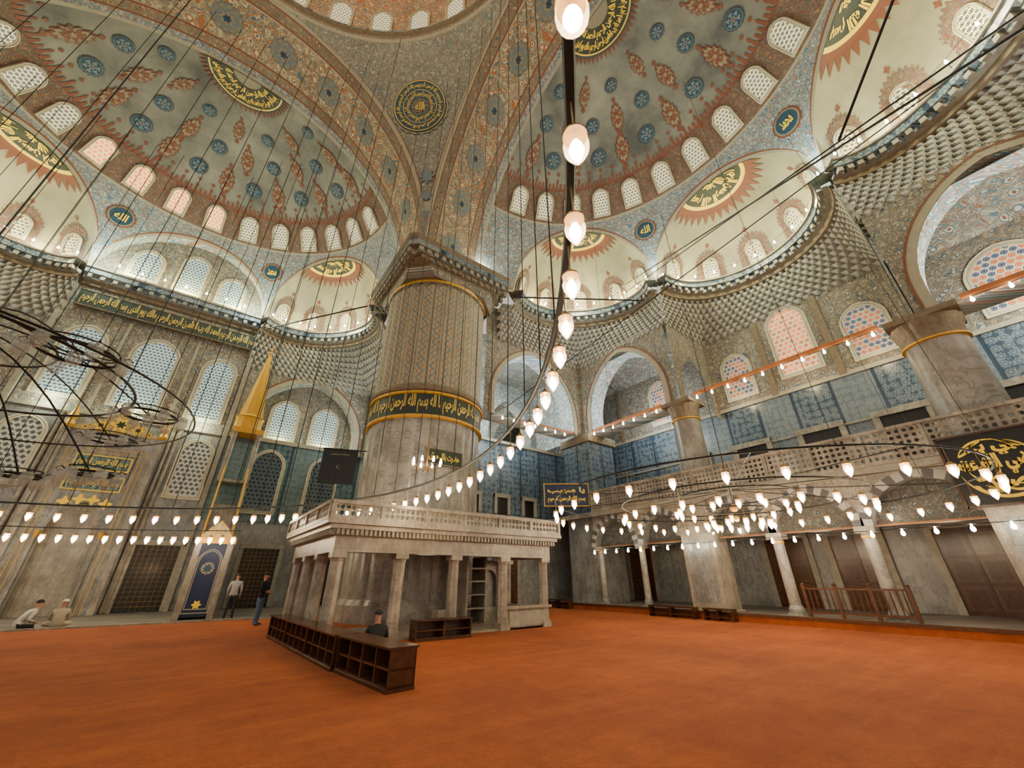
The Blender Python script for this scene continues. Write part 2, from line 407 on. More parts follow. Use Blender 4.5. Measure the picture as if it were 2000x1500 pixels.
def exinfo(cx, cy, n0, pk, h):
    n0 = Vector(n0); t0 = Vector((n0.y, -n0.x)); c = Vector((cx, cy))
    A_ = c + n0 * EA * cos(pk - h) + t0 * EB * sin(pk - h); B_ = c + n0 * EA * cos(pk + h) + t0 * EB * sin(pk + h)
    tk = (B_ - A_).normalized(); nk = Vector((-tk.y, tk.x)); P = (A_ + B_) / 2
    if nk.dot(P - c) < 0: nk = -nk
    return P, tk, nk, (B_ - A_).length / 2
DEP = {0: 3.2, 1: 4.1, 2: 3.2}

def semidome(name, cx, cy, n0, flat):
    n0 = Vector(n0); t0 = Vector((n0.y, -n0.x))
    def S(ph, e, off=0):
        return Vector((cx + (EA - off) * cos(e) * cos(ph) * n0.x + (EB - off) * cos(e) * sin(ph) * t0.x, cy + (EA - off) * cos(e) * cos(ph) * n0.y + (EB - off) * cos(e) * sin(ph) * t0.y, ZS + (EH - off) * sin(e)))
    def tr(ph): return sqrt((EA * sin(ph)) ** 2 + (EB * cos(ph)) ** 2)
    def elow(ph):
        for pk, h in PH:
            if abs(ph - pk) < h - 1e-4:
                rho = cos(h) / cos(ph - pk); return acos(min(1, rho))
        return 0
    mb = MB(); E1, E2 = radians(28.6), radians(41.0)
    phs = []
    for pk, h in PH: phs += frange(pk - h, pk + h, 25)
    phs = sorted(set([round(x, 6) for x in phs] + [round(x, 6) for x in frange(-pi / 2, -pi / 2 + .24, 6)] + [round(x, 6) for x in frange(pi / 2 - .24, pi / 2, 6)]))
    uvf = lambda ph, k: (ph * 10, k * 8)
    def lowf(g0=0, g1=0):
        return lambda ph, k: S(ph, min(E1, elow(ph) + g0) + (min(E1, elow(ph) + g1) - min(E1, elow(ph) + g0)) * k) if g1 else S(ph, min(E1, elow(ph) + g0) + (E1 - min(E1, elow(ph) + g0)) * k)
    g = radians(1.1)
    mb.grid(lowf(0, g), phs, [0, 1], 'trimcream', uvf)
    mb.grid(lowf(g, 1.5 * g), phs, [0, 1], 'trimred', uvf)
    mb.grid(lowf(1.5 * g), phs, frange(0, 1, 9), 'blueorn', lambda ph, k: (ph * 10, (elow(ph) + (E1 - elow(ph)) * k) * 10))
    uvd = lambda ph, e: (ph * 10, e * 10)
    Ef = radians(29.3)
    mb.grid(S, phs, [E1, Ef], 'trimcream', uvd)
    mb.grid(S, phs, frange(Ef, E2, 7), 'redring', uvd)
    mb.grid(S, phs, frange(E2, pi / 2 - .001, 28), 'plaster', uvd)
    n = 96
    for i in range(n):
        ph = -pi / 2 + pi * (i + .5) / n; w = pi / n * .5; hh = radians(3.6 if i % 3 == 0 else 2.0)
        vs = [S(ph - w, E2 - .01, .03), S(ph + w, E2 - .01, .03), S(ph + w * .4, E2 + hh * .4, .04), S(ph + w * .6, E2 + hh * .7, .04), S(ph, E2 + hh, .04), S(ph - w * .6, E2 + hh * .7, .04), S(ph - w * .4, E2 + hh * .4, .04)]
        mb.add(vs, [(0, 1, 2, 3, 4, 5, 6)], 'red')
        if i % 3 == 0: decal(mb, lambda a, b, o, ph=ph: S(ph + a / 8, E2 + radians(4.8) + b / 10.5, o), ngon(.10, 4, .3, 12), 'red', .05)
    def loc(ph, e): return lambda a, b, o: S(ph + a / (tr(ph) * cos(e)), e + b / 10.5, o)
    rows = [(50, 13.1, .95, 0), (60, 17, .85, 1), (69.5, 25, .72, 0)]
    for e, st, s, par in rows:
        k = int(88 / st)
        for i in range(-k - 1, k + 1):
            ph = i * st + (0 if par == 0 else st / 2)
            if abs(ph) > 85: continue
            rosette(mb, loc(radians(ph), radians(e)), s, 'red' if i % 2 == 0 else 'blue')
    def Cn(a, r, o): return S(a, pi / 2 - r / 10.5, o)
    A = frange(-pi / 2, pi / 2, 40)
    for r0, r1, mt, o in ((0, .75, 'sand', .05), (.7, 1.8, 'green', .09), (1.8, 1.88, 'gold', .1), (1.88, 1.98, 'navy', .08)):
        mb.grid(lambda a, r: Cn(a, r, o), A, frange(r0 + .001, r1, 4), mt)
    for i in range(28):
        a = -pi / 2 + pi * (i + .5) / 28
        mb.add([Cn(a - .05, 1.96, .06), Cn(a + .05, 1.96, .06), Cn(a, 2.35, .06)], [(0, 1, 2)], 'red')
    for q_, w_ in ((0, .54), (1, .54)):
        put_text(mb, LONG if q_ else BAS + ' الحمد لله', lambda a, b: Cn(pi / 2 - .06 - (1 - a) * (pi - .12), .72 + q_ * .5 + (1 - b) * w_, .13 + .01 * q_), 'gold', .045)
    for sgn in (-1, 1):
        roundel(mb, lambda a, b, o, sgn=sgn: S(sgn * H0 + a / 10.3, radians(20.3) + b / 10.8, o), .56, 'الله' if sgn < 0 else 'محمد')
    struct(name, mb, True, 'painted half dome ceiling with red and blue rosettes')
    for i in range(-6, 7):
        ph = radians(13.1 * i); e = radians(30.1); p = S(ph, e, .06)
        up = (S(ph, e + .14) - S(ph, e)).normalized(); r = (S(ph + .02, e) - S(ph - .02, e)).normalized(); o = up.cross(r)
        d = p - Vector((cx, cy, ZS))
        if o.dot(d) < 0: o = -o
        window(basis(p, r, o, up), 1.1, 1.8, 'po' if (flat and -3 <= i <= 0) else 'pw', .13)
    for idx, (pk, h) in enumerate(PH):
        P, tk, nk, a_ = exinfo(cx, cy, n0, pk, h); ah = EH * sin(h)
        if flat and idx == 1:
            mb = MB()
            A_ = frange(0, pi, 31)
            arc = [(P + tk * a_ * cos(x), ZS + ah * sin(x)) for x in A_]
            f0 = [(q.x, q.y, z) for q, z in arc]; f1 = [(q.x + nk.x * .65, q.y + nk.y * .65, z) for q, z in arc]
            mb.strip(f0, f1, 'archlit')
            pts = [(a_ * cos(x), ah * sin(x)) for x in A_]
            mb.poly(pts, [], lambda a, z: (P.x + tk.x * a + nk.x * .65, P.y + tk.y * a + nk.y * .65, ZS + z), 'wallp')
            struct('wall_lunette', mb)
            for a, hh in ((-2.3, 2.4), (0, 3.2), (2.3, 2.4)):
                window(basis((P.x + tk.x * a + nk.x * .6, P.y + nk.y * .6 + tk.y * a, ZS + .5), tk.to_3d(), nk.to_3d(), (0, 0, 1)), 1.6, hh, 'pq', .2)
            continue
        dp = DEP[idx]
        mb = MB()
        def X(ps, e, off=0):
            k = 1 - off / a_
            return Vector((P.x + (tk.x * a_ * cos(ps) + nk.x * dp * sin(ps)) * cos(e) * k, P.y + (tk.y * a_ * cos(ps) + nk.y * dp * sin(ps)) * cos(e) * k, ZS + ah * sin(e) * k))
        A_ = frange(0, pi, 33); ux = lambda ps, e: (ps * 5, e * 5)
        mb.grid(X, A_, frange(0, .09, 2), 'redring', ux)
        mb.grid(X, A_, frange(.09, pi / 2 - .001, 18), 'pale', ux)
        WPS = [radians(20 + 35 * k) for k in range(5)]
        for ps in WPS:
            pts = []
            base = archp(0, .74, -.1, 1.2, .9, 12)
            for i, (a, b) in enumerate(base):
                k = 1.0 + (.16 if i % 2 else 0); pts.append((a * k, .6 + (b - .6) * k if b > 0 else b))
            fn = lambda a, b, o, ps=ps: X(ps + a / (a_ * .86), .08 + b / a_, o)
            vs = [fn(0, .8, .04)] + [fn(a, b, .04) for a, b in pts]; nn_ = len(pts)
            mb.add(vs, [(0, 1 + i, 1 + (i + 1) % nn_) for i in range(nn_)], 'redring', [(ps * 5, 0)] + [(ps * 5 + a, b) for a, b in pts])
            decal(mb, lambda a, b, o: fn(a, b + 2.5, o), ngon(.11, 4, .3, 16, 1, 1.4), 'red', .05)
        e0 = radians(69); ER = frange(e0, pi / 2 - .02, 8)
        mb.grid(lambda a, e: X(a, e, .05), A_, ER, 'green')
        mb.grid(lambda a, e: X(a, e, .055), A_, frange(e0 - .05, e0, 3), 'gold'); mb.grid(lambda a, e: X(a, e, .05), A_, frange(e0 - .12, e0 - .05, 3), 'red')
        for i in range(18):
            a = pi * (i + .5) / 18; mb.add([X(a - .1, e0 - .11, .05), X(a + .1, e0 - .11, .05), X(a, e0 - .27, .05)], [(0, 1, 2)], 'red')
        put_text(mb, BAS, lambda a, b: X(.08 + a * (pi - .16), e0 + .01 + (1 - b) * .18, .085), 'gold', .05)
        put_text(mb, 'محمد الله', lambda a, b: X(.2 + a * (pi - .4), e0 + .18 + (1 - b) * .15, .09), 'gold', .05)
        struct('ceiling_exedra', mb, True, 'pale plaster half dome with gilded calligraphy at its crown')
        for ps in WPS:
            p = X(ps, .11, .12); q = X(ps, .36, .12)
            d = Vector((P.x, P.y, 0)) - Vector((p.x, p.y, 0)); d.z = 0; d.normalize(); up = (q - p).normalized(); r = up.cross(d).normalized()
            window(basis(p, r, r.cross(up) * (1 if r.cross(up).dot(d) < 0 else -1), up), .88, 1.5, 'pw', .11)
semidome('ceiling_halfdome_front', CX, CY + DC, (0, 1), True)
semidome('ceiling_halfdome_side', CX + DC, CY, (1, 0), False)

# ------------------------------------------------------------------ main arches, pendentives, dome
def arch_main(name, n0):
    n0 = Vector(n0); t0 = Vector((n0.y, -n0.x)); mb = MB()
    def A(th, k):
        hw = 10.95 + (EB - 10.95) * k; hr = 13.0 + (EH - 13.0) * k; d = 10.95 + (DC - 10.95) * k
        x = CX + n0.x * d + t0.x * hw * cos(th); y = CY + n0.y * d + t0.y * hw * cos(th)
        return Vector((x, y, ZS + hr * sin(th)))
    TH = frange(0, pi, 61); uvf = lambda a, k: (a * 12, k * 4.2)
    for k0, k1, mt in ((0, .04, 'trimcream'), (.04, .055, 'trimred'), (.055, .17, 'edge'), (.17, .19, 'trimred'), (.19, .21, 'trimcream'), (.21, .74, 'arch'), (.74, .76, 'trimred'), (.76, .86, 'edge'), (.86, .88, 'trimred'), (.88, .96, 'blueorn'), (.96, 1, 'trimcream')):
        mb.grid(A, TH, [k0, k1], mt, uvf)
    for i in range(12):
        a = pi * (i + .5) / 12
        fn = lambda x, y, o, a=a: A(a + x / 12, .475 + y / 4.2) - Vector((0, 0, o))
        decal(mb, fn, ngon(.66, 12, .07, 36, 1.25, 1), 'steel', .04); decal(mb, fn, ngon(.60, 12, .07, 36, 1.25, 1), 'sand', .06)
        decal(mb, fn, ngon(.48, 10, .2, 36, 1.25, 1), 'steel', .08); decal(mb, fn, ngon(.30, 8, .2, 36, 1.25, 1), 'sand', .1); decal(mb, fn, ngon(.15, 6, .3, 24, 1.25, 1), 'bluer', .12)
    struct(name, mb, True, 'great painted arch with floral scrollwork')
arch_main('ceiling_arch_front', (0, 1)); arch_main('ceiling_arch_side', (1, 0))
ZR = 31.1; KZ = 13.0 / 10.95; RP = 10.95 * sqrt(2)
mb = MB()
def PD(az, k, off=0):
    d = Vector((cos(az), sin(az)))
    rl = 10.95 / max(abs(d.x), abs(d.y))
    r = rl + (10.95 - rl) * k; z = ZS + KZ * sqrt(max(0, RP * RP - r * r))
    return Vector((CX + d.x * (r - off), CY + d.y * (r - off), z - off * .6))
AZ = frange(0, pi / 2, 61)
mb.grid(PD, AZ, frange(0, 1, 22), 'pend', lambda a, k: (a * 13, PD(a, k).z * 1.2))
for k0, k1, mt, o in ((.0, .035, 'trimcream', .03), (.035, .05, 'trimred', .03)):
    mb.grid(lambda a, k: PD(a, k * 1.0, o), frange(.22, pi / 2 - .22, 50), [k0, k1], mt)
zc_ = 27.9; rc = sqrt(RP * RP - ((zc_ - ZS) / KZ) ** 2)
def PL(a, b, o):
    az = pi / 4 + .02 - a / rc; z = zc_ + b * .82; r = sqrt(RP * RP - ((z - ZS) / KZ) ** 2) - o
    return Vector((CX + r * cos(az), CY + r * sin(az), z - o * .5))
decal(mb, PL, ngon(1.85, 24, .035, 72), 'sand', .05); decal(mb, PL, ngon(1.72, 1, 0, 48), 'bluer', .08)
for R1 in (1.66, 1.1, .5):
    pts = [(R1 * cos(x), R1 * sin(x)) for x in frange(0, 2 * pi, 49)]; pin = [(q[0] * .965, q[1] * .965) for q in pts]
    mb.strip([PL(a, b, .11) for a, b in pts], [PL(a, b, .11) for a, b in pin], 'gold2')
for i in range(5):
    put_text(mb, BAS, lambda a, b, i=i: PL((.56 + b * .46) * sin(2 * pi * (i + a) / 5), (.56 + b * .46) * cos(2 * pi * (i + a) / 5), .12), 'gold2')
    put_text(mb, BAS, lambda a, b, i=i: PL((1.14 + b * .38) * sin(2 * pi * (i + a) / 5), (1.14 + b * .38) * cos(2 * pi * (i + a) / 5), .12), 'gold2')
decal(mb, PL, ngon(.42, 8, .12, 48), 'brownst', .12); put_text(mb, 'الله', lambda a, b: PL((a - .5) * .6, (b - .5) * .5, .15), 'gold2')
for k in range(3):
    z = 23.6 - k * 1.35
    decal(mb, lambda a, b, o: (lambda zz, rr_: Vector((CX + (rr_ - o) * cos(pi / 4 - a / rr_), CY + (rr_ - o) * sin(pi / 4 - a / rr_), zz)))(z + b, sqrt(RP * RP - ((z + b - ZS) / KZ) ** 2)), ngon(.42 - .09 * k, 8, .25, 32), 'steel', .08)
struct('ceiling_pendentive', mb, True, 'painted pendentive with a round blue calligraphic medallion')
mb = MB()
A_ = frange(0, 2 * pi, 97)
ring = lambda r0, z0, r1, z1, mt: mb.grid(lambda a, k: Vector((CX + (r0 + (r1 - r0) * k) * cos(a), CY + (r0 + (r1 - r0) * k) * sin(a), z0 + (z1 - z0) * k)), A_, [0, 1], mt, lambda a, k: (a * 11, k * max(abs(z1 - z0), .3)))
ring(11.0, ZR - .05, 10.85, ZR + .08, 'trimcream'); ring(10.85, ZR + .08, 10.8, ZR + .25, 'edge'); ring(10.8, ZR + .25, 10.6, ZR + .35, 'brownst'); ring(10.6, ZR + .35, 10.6, ZR + .5, 'cornb'); ring(10.6, ZR + .5, 11.0, ZR + .52, 'stone')
struct('trim_1', mb, True, 'carved ring cornice of the main dome')
mb = MB()
DZ = ZR + .5
def DM(a, e, off=0): return Vector((CX + (11 - off) * cos(e) * cos(a), CY + (11 - off) * cos(e) * sin(a), DZ + (10.2 - off) * sin(e)))
mb.grid(DM, A_, frange(0, .32, 5), 'mdome', lambda a, e: (a * 11, e * 11)); mb.grid(DM, A_, frange(.32, pi / 2 - .001, 16), 'mdome', lambda a, e: (a * 11, e * 11))
struct('ceiling_main_dome', mb, True, 'main dome painted in red and gold')
for i in range(28):
    a = 2 * pi * (i + .5) / 28; p = DM(a, .02, .1); q = DM(a, .2, .1); up = (q - p).normalized(); d = Vector((-cos(a), -sin(a), 0)); r = up.cross(d).normalized(); o = r.cross(up); o = -o if o.dot(d) > 0 else o
    window(basis(p, r, o, up), 1.35, 2.3, 'pw', .14)

# ------------------------------------------------------------------ cornice, muqarnas
def exarc(P, tk, nk, a_, dp, n=25):
    return [(P[0] + tk[0] * a_ * cos(x) + nk[0] * dp * sin(x), P[1] + tk[1] * a_ * cos(x) + nk[1] * dp * sin(x)) for x in frange(pi, 0, n)]
EX = {}
for nm, c, n0 in (('q', (CX, CY + DC), (0, 1)), ('r', (CX + DC, CY), (1, 0))):
    for i, (pk, h) in enumerate(PH): EX[nm + str(i)] = exinfo(c[0], c[1], n0, pk, h)
def cornice(name, path, inside):
    prof = [(.0, 17.15, 'trimred'), (.12, 17.2, 'brownst'), (.15, 17.45, 'brownst'), (.35, 17.5, 'stone'), (.38, 17.72, 'cornb'), (.6, 17.78, 'cornb'), (.62, 18.08, 'cornb'), (.72, 18.1, 'stone'), (.72, 18.2, 'stone'), (-.3, 18.22, 'stone')]
    mb = MB(); nn = [inside(i) for i in range(len(path))]
    for j in range(len(prof) - 1):
        a, b = prof[j], prof[j + 1]
        mb.strip([(p[0] + q[0] * a[0], p[1] + q[1] * a[0], a[1]) for p, q in zip(path, nn)], [(p[0] + q[0] * b[0], p[1] + q[1] * b[0], b[1]) for p, q in zip(path, nn)], b[2])
    for i in range(len(path) - 1):
        p, p2 = Vector(path[i]), Vector(path[i + 1]); L_ = (p2 - p).length; k = max(1, int(L_ / .42))
        for q in range(k):
            c = p.lerp(p2, (q + .5) / k); w = nn[i]; d = (p2 - p).normalized()
            M4 = basis((c.x, c.y, 0), (d.x, d.y, 0), (-w[0], -w[1], 0), (0, 0, 1))
            mb.box(-.1, .1, -.56, 0, 17.5, 17.72, 'stone', M4)
    struct(name, mb)
def nrm(path, c):
    def f(i):
        a = Vector(path[max(0, i - 1)]); b = Vector(path[min(len(path) - 1, i + 1)]); d = (b - a).normalized(); n = Vector((-d.y, d.x))
        if n.dot(Vector(c) - Vector(path[i])) < 0: n = -n
        return (n.x, n.y)
    return f
tn = 2; CORN = []
for key in ('q0', 'q2', 'r0', 'r1', 'r2'):
    P, tk, nk, a_ = EX[key]; dp = DEP[int(key[1])]
    path = exarc(P, tk, nk, a_, dp); CORN.append(path)
    cornice('trim_%d' % tn, path, nrm(path, (P.x - nk.x * 6, P.y - nk.y * 6))); tn += 1
PQ, tq, nq, aq_ = EX['q1']
path = [(PQ.x + tq.x * a, PQ.y + .6) for a in frange(-aq_, aq_, 9)]; CORN.append(path)
cornice('trim_%d' % tn, path, lambda i: (0, -1)); tn += 1

def muqarnas(name, top, bot, zb, zt, c, cells, rows=9):
    def samp(path, s):
        P_ = [Vector(q) for q in path]; Ls = [0]
        for i in range(len(P_) - 1): Ls.append(Ls[-1] + (P_[i + 1] - P_[i]).length)
        t_ = s * Ls[-1]
        for i in range(len(P_) - 1):
            if t_ <= Ls[i + 1] + 1e-6: return P_[i].lerp(P_[i + 1], min(1, (t_ - Ls[i]) / (Ls[i + 1] - Ls[i] + 1e-9)))
        return P_[-1]
    mb = MB(); NU = cells * 6; C = Vector(c)
    for r in range(rows):
        h0 = r / rows
        US = frange(0, 1, NU + 1)
        def F(s, k):
            b = samp(bot, s); t_ = samp(top, s)
            kk = h0 + (k ** 1.3) / rows * .98
            p = b.lerp(t_, min(1, kk))
            fu = (s * cells + (.5 if r % 2 else 0)) % 1.0
            d = (p - C).normalized(); tri = 1 - abs(2 * fu - 1)
            w = max(0, tri - k * .75)
            rec = .24 * min(1, w * 1.8)
            zz = zb + (zt - zb) * (h0 + k / rows)
            return Vector((p.x + d.x * (rec - .08), p.y + d.y * (rec - .08), zz))
        mb.grid(F, US, [0, .2, .4, .6, .8, 1], 'mq' if r % 2 else 'mq2')
    struct(name, mb, False, 'stone muqarnas corbelling')
BOT = {'q2': [(-.75, 29.55), (8.0, 29.55), (8.0, 22.6)], 'q0': [(-18.4, 21.3), (-18.4, 29.55), (-9.7, 29.55)],
       'r1': [(18.7, 9.8), (22.75, 9.8), (22.75, .6), (18.7, .6)],
       'r0': [(11.6, 16.9), (12.6, 17.0), (18.6, 17.0), (18.6, 9.85)], 'r2': [(18.6, .55), (18.6, -6.6), (10.9, -6.6)]}
for i, key in enumerate(('q0', 'q2', 'r0', 'r1', 'r2')):
    P, tk, nk, a_ = EX[key]; dp = DEP[int(key[1])]
    top = exarc(P, tk, nk, a_, dp, 33); bot = BOT[key]
    if (Vector(top[0]) - Vector(bot[0])).length > (Vector(top[-1]) - Vector(bot[0])).length: top = top[::-1]
    if key == 'r0': top = [(11.3, 16.4)] + top[1:]
    muqarnas('trim_%d' % tn, top, bot, 14.9 if key != 'q2' and key != 'q0' else 14.5, 17.25, (P.x - nk.x * 2, P.y - nk.y * 2), 38); tn += 1

# ------------------------------------------------------------------ floor, platform
mb = MB(); mb.add([(-26, -14, 0), (26, -14, 0), (26, 21.9, 0), (-26, 21.9, 0)], [(0, 1, 2, 3)], 'carpet')
mb.add([(-26, 21.9, .0), (26, 21.9, .0), (26, 31, .0), (-26, 31, .0)], [(0, 1, 2, 3)], 'carpet2')
struct('floor', mb)
mb = MB(); mb.box(-26, 2.6, 21.85, 22.05, 0, .06, 'marblew'); struct('trim_%d' % tn, mb); tn += 1
mb = MB(); mb.box(17.7, 22.8, -14, 20.9, 0, .3, 'carpet2'); mb.box(17.64, 17.72, -14, 20.9, 0.0, .2, 'carpet'); mb.box(17.62, 17.74, -14, 20.9, 0.2, .3, 'woodr'); struct('floor_platform', mb)

# ------------------------------------------------------------------ qibla wall
Y0 = 29.6
mb = MB()
wall(mb, mapy(Y0), -26, 23, 0, 9.7, [], 'marble')
wall(mb, mapy(Y0), -26, -.4, 9.7, 18.4, [], 'wallp')
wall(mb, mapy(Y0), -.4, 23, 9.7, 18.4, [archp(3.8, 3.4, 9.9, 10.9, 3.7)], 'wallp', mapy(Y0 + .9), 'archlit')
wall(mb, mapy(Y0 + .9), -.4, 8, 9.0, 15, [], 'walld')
band(mb, mapy(Y0 - .03), 3.8, 3.4, 10.9, 3.7, .35, 'trimcream', 9.9); band(mb, mapy(Y0 - .04), 3.8, 3.75, 10.9, 4.05, .1, 'trimred', 9.9)
mb.add([(-.4, Y0 - .03, 4.6), (8, Y0 - .03, 4.6), (8, Y0 - .03, 9.6), (-.4, Y0 - .03, 9.6)], [(0, 1, 2, 3)], 'tileg')
mb.box(-10, -.4, Y0 - .12, Y0, 9.55, 9.8, 'stone'); mb.box(-.4, 8, Y0 - .15, Y0, 9.6, 9.85, 'trimcream')
for x in (-9.9, -.55): mb.box(x - .12, x + .12, Y0 - .18, Y0, 0, 17.1, 'stone')
for x in (-3.5, -6.9): mb.box(x - .07, x + .07, Y0 - .06, Y0, 9.8, 15.5, 'trimcream')
for x in (-3.0, -7.4, -2.75, -7.65): mb.lathe([(.1, 0), (.1, 9.3), (.16, 9.5)], 10, (x, Y0 - .1, 0), 'marblew')
struct('wall_front', mb)
YP = Y0 - .32
mb = MB(); mb.box(-9.5, -.5, YP, YP + .1, 15.75, 16.75, 'green')
for z in (15.72, 16.72): mb.box(-9.5, -.5, YP - .03, YP + .1, z, z + .05, 'brownst')
put_text(mb, LONG + ' ' + BAS, lambda a, b: (-9.35 + a * 8.7, YP - .02, 15.80 + b * .88), 'gold2')
obj('inscription_frieze', mb, label='long dark green calligraphy band with gilded Arabic script on wall', cat='inscription')
Bq = lambda x, z: basis((x, Y0 - .02, z), (1, 0, 0), (0, 1, 0), (0, 0, 1))
for x, w, h in ((-5.2, 2.35, 4.7), (-8.35, 1.95, 4.5), (-1.95, 1.95, 4.4)): window(Bq(x, 10.25), w, h, 'pq', .24)
for x in (-1.6, -8.7): window(Bq(x, 5.6), 1.75, 3.6, 'pl', .2)
for x in (2.45, 5.15): window(basis((x, Y0 + .85, 10.1), (1, 0, 0), (0, 1, 0), (0, 0, 1)), 1.9, 3.0, 'pq', .2)
for x in (2.2, 5.6): window(Bq(x, 5.1), 2.0, 4.1, 'pl', .2)
for x in (11.5, 14.5, 17.5): window(Bq(x, 10.4), 1.7, 3.2, 'pq', .18)
for x in (12, 15, 18): window(Bq(x, 6.0), 1.5, 2.6, 'pq', .18)
def opening(Mx, w, h, kind='grille', fr=.22, fm='stone'):
    global DN
    mb = MB()
    mb.box(-w / 2 - fr, -w / 2, -.14, 0, 0, h + fr, fm); mb.box(w / 2, w / 2 + fr, -.14, 0, 0, h + fr, fm); mb.box(-w / 2 - fr, w / 2 + fr, -.16, 0, h, h + fr + .02, fm)
    if kind == 'grille':
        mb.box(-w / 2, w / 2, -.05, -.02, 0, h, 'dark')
        k = int(w / .22)
        for i in range(1, k): mb.tube([(-w / 2 + i * w / k, -.07, 0), (-w / 2 + i * w / k, -.07, h)], .010, 'brass', 5)
        k = int(h / .22)
        for i in range(1, k): mb.tube([(-w / 2, -.07, i * h / k), (w / 2, -.07, i * h / k)], .010, 'brass', 5)
    elif kind == 'dark':
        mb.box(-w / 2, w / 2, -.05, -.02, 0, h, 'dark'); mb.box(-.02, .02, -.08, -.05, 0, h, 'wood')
    else:
        mb.box(-w / 2, w / 2, -.05, -.02, 0, h, 'wood')
        for sx in (-1, 1):
            for j in range(3):
                z0 = .15 + j * (h - .2) / 3; mb.box(min(sx * .05, sx * (w / 2 - .08)), max(sx * .05, sx * (w / 2 - .08)), -.09, -.05, z0, z0 + (h - .2) / 3 - .12, 'woodr')
                mb.box(min(sx * .16, sx * (w / 2 - .2)), max(sx * .16, sx * (w / 2 - .2)), -.11, -.09, z0 + .1, z0 + (h - .2) / 3 - .22, 'wood')
        mb.box(-.03, .03, -.12, -.05, 0, h, 'wood')
    DN += 1
    return obj('door_%d' % DN, mb, mat4=Mx, kind='structure')
DN = 0
for x in (-1.75, -8.7, 3.1, 6.2): opening(Bq(x, .05), 1.9, 3.1)

# ------------------------------------------------------------------ arches of corner bays
mb = MB()
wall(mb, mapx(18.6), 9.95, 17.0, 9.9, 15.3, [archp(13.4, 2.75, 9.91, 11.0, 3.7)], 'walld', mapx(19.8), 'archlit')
band(mb, mapx(18.56), 13.4, 2.75, 11.0, 3.7, .3, 'trimcream', 9.9); band(mb, mapx(18.54), 13.4, 3.05, 11.0, 4.0, .08, 'trimred', 9.9)
struct('wall_side_arch', mb)
mb = MB()
wall(mb, mapx(18.6), -6.6, .45, 9.9, 15.3, [archp(-3.0, 2.85, 9.91, 11.0, 3.8)], 'walld', mapx(19.8), 'archlit')
band(mb, mapx(18.56), -3.0, 2.85, 11.0, 3.8, .3, 'trimcream', 9.9); band(mb, mapx(18.54), -3.0, 3.15, 11.0, 4.1, .08, 'trimred', 9.9)
struct('wall_side_arch_near', mb)
mb = MB()
wall(mb, mapy(17.0), 10.7, 18.6, 9.9, 17.3, [archp(14.6, 3.2, 9.91, 11.0, 3.8)], 'walld', mapy(18.2), 'archlit')
band(mb, mapy(16.96), 14.6, 3.2, 11.0, 3.8, .3, 'trimcream', 9.9); band(mb, mapy(16.94), 14.6, 3.5, 11.0, 4.1, .08, 'trimred', 9.9)
struct('wall_front_arch', mb)
mb = MB()
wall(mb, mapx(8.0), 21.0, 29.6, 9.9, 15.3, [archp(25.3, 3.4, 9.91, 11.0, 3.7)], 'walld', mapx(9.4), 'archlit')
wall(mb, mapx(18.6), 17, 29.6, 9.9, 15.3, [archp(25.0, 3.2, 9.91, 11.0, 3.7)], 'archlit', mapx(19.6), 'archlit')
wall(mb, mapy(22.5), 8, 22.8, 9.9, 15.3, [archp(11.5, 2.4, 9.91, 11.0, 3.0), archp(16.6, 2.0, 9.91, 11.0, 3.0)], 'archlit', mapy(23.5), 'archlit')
struct('wall_bay_arches', mb)
mb = MB()
M['aisle'] = orn('painted_aisle_vault', (.32, .32, .27), (.07, .13, .18), (.21, .085, .04), 1.8, 'uv')
for x0, x1, y0, y1 in ((8, 22.8, 17, 29.6), (18.6, 22.8, 9.9, 17), (18.6, 22.8, -12, .45)):
    k = 10
    mb.grid(lambda a, b: (x0 + (x1 - x0) * a, y0 + (y1 - y0) * b, 15.3 - .9 * abs(2 * a - 1) ** 2.2), frange(0, 1, k), frange(0, 1, 4), 'aisle', lambda a, b: ((x1 - x0) * a, (y1 - y0) * b))
struct('ceiling_aisle', mb)
mb = MB()
wall(mb, mapy(21.0), 10.0, 22.8, 0, 5.0, [], 'marble'); wall(mb, mapy(21.0), 10.0, 22.8, 5.0, 9.9, [], 'tile')
mb.box(10, 22.8, 20.85, 21.2, 9.75, 9.95, 'trimcream'); mb.box(10, 22.8, 20.9, 21.0, 4.9, 5.1, 'stone')
struct('wall_bay_lower', mb)
mb = MB(); mb.box(18.3, 20.6, 16.3, 18.6, 0, 5, 'marble'); mb.box(18.3, 20.6, 16.3, 18.6, 5, 9.4, 'tile'); mb.box(18.15, 20.75, 16.15, 18.75, 9.4, 9.9, 'brownst')
mb.box(18.25, 20.65, 16.25, 18.65, 4.85, 5.05, 'stone')
struct('wall_corner_pier', mb)
for x in (12.6, 14.8, 17.0): opening(basis((x, 20.98, 5.15), (1, 0, 0), (0, 1, 0), (0, 0, 1)), .8, 1.0, 'dark')
for x in (12.2, 15.2): opening(basis((x, 20.98, .1), (1, 0, 0), (0, 1, 0), (0, 0, 1)), 1.5, 2.8, 'door')

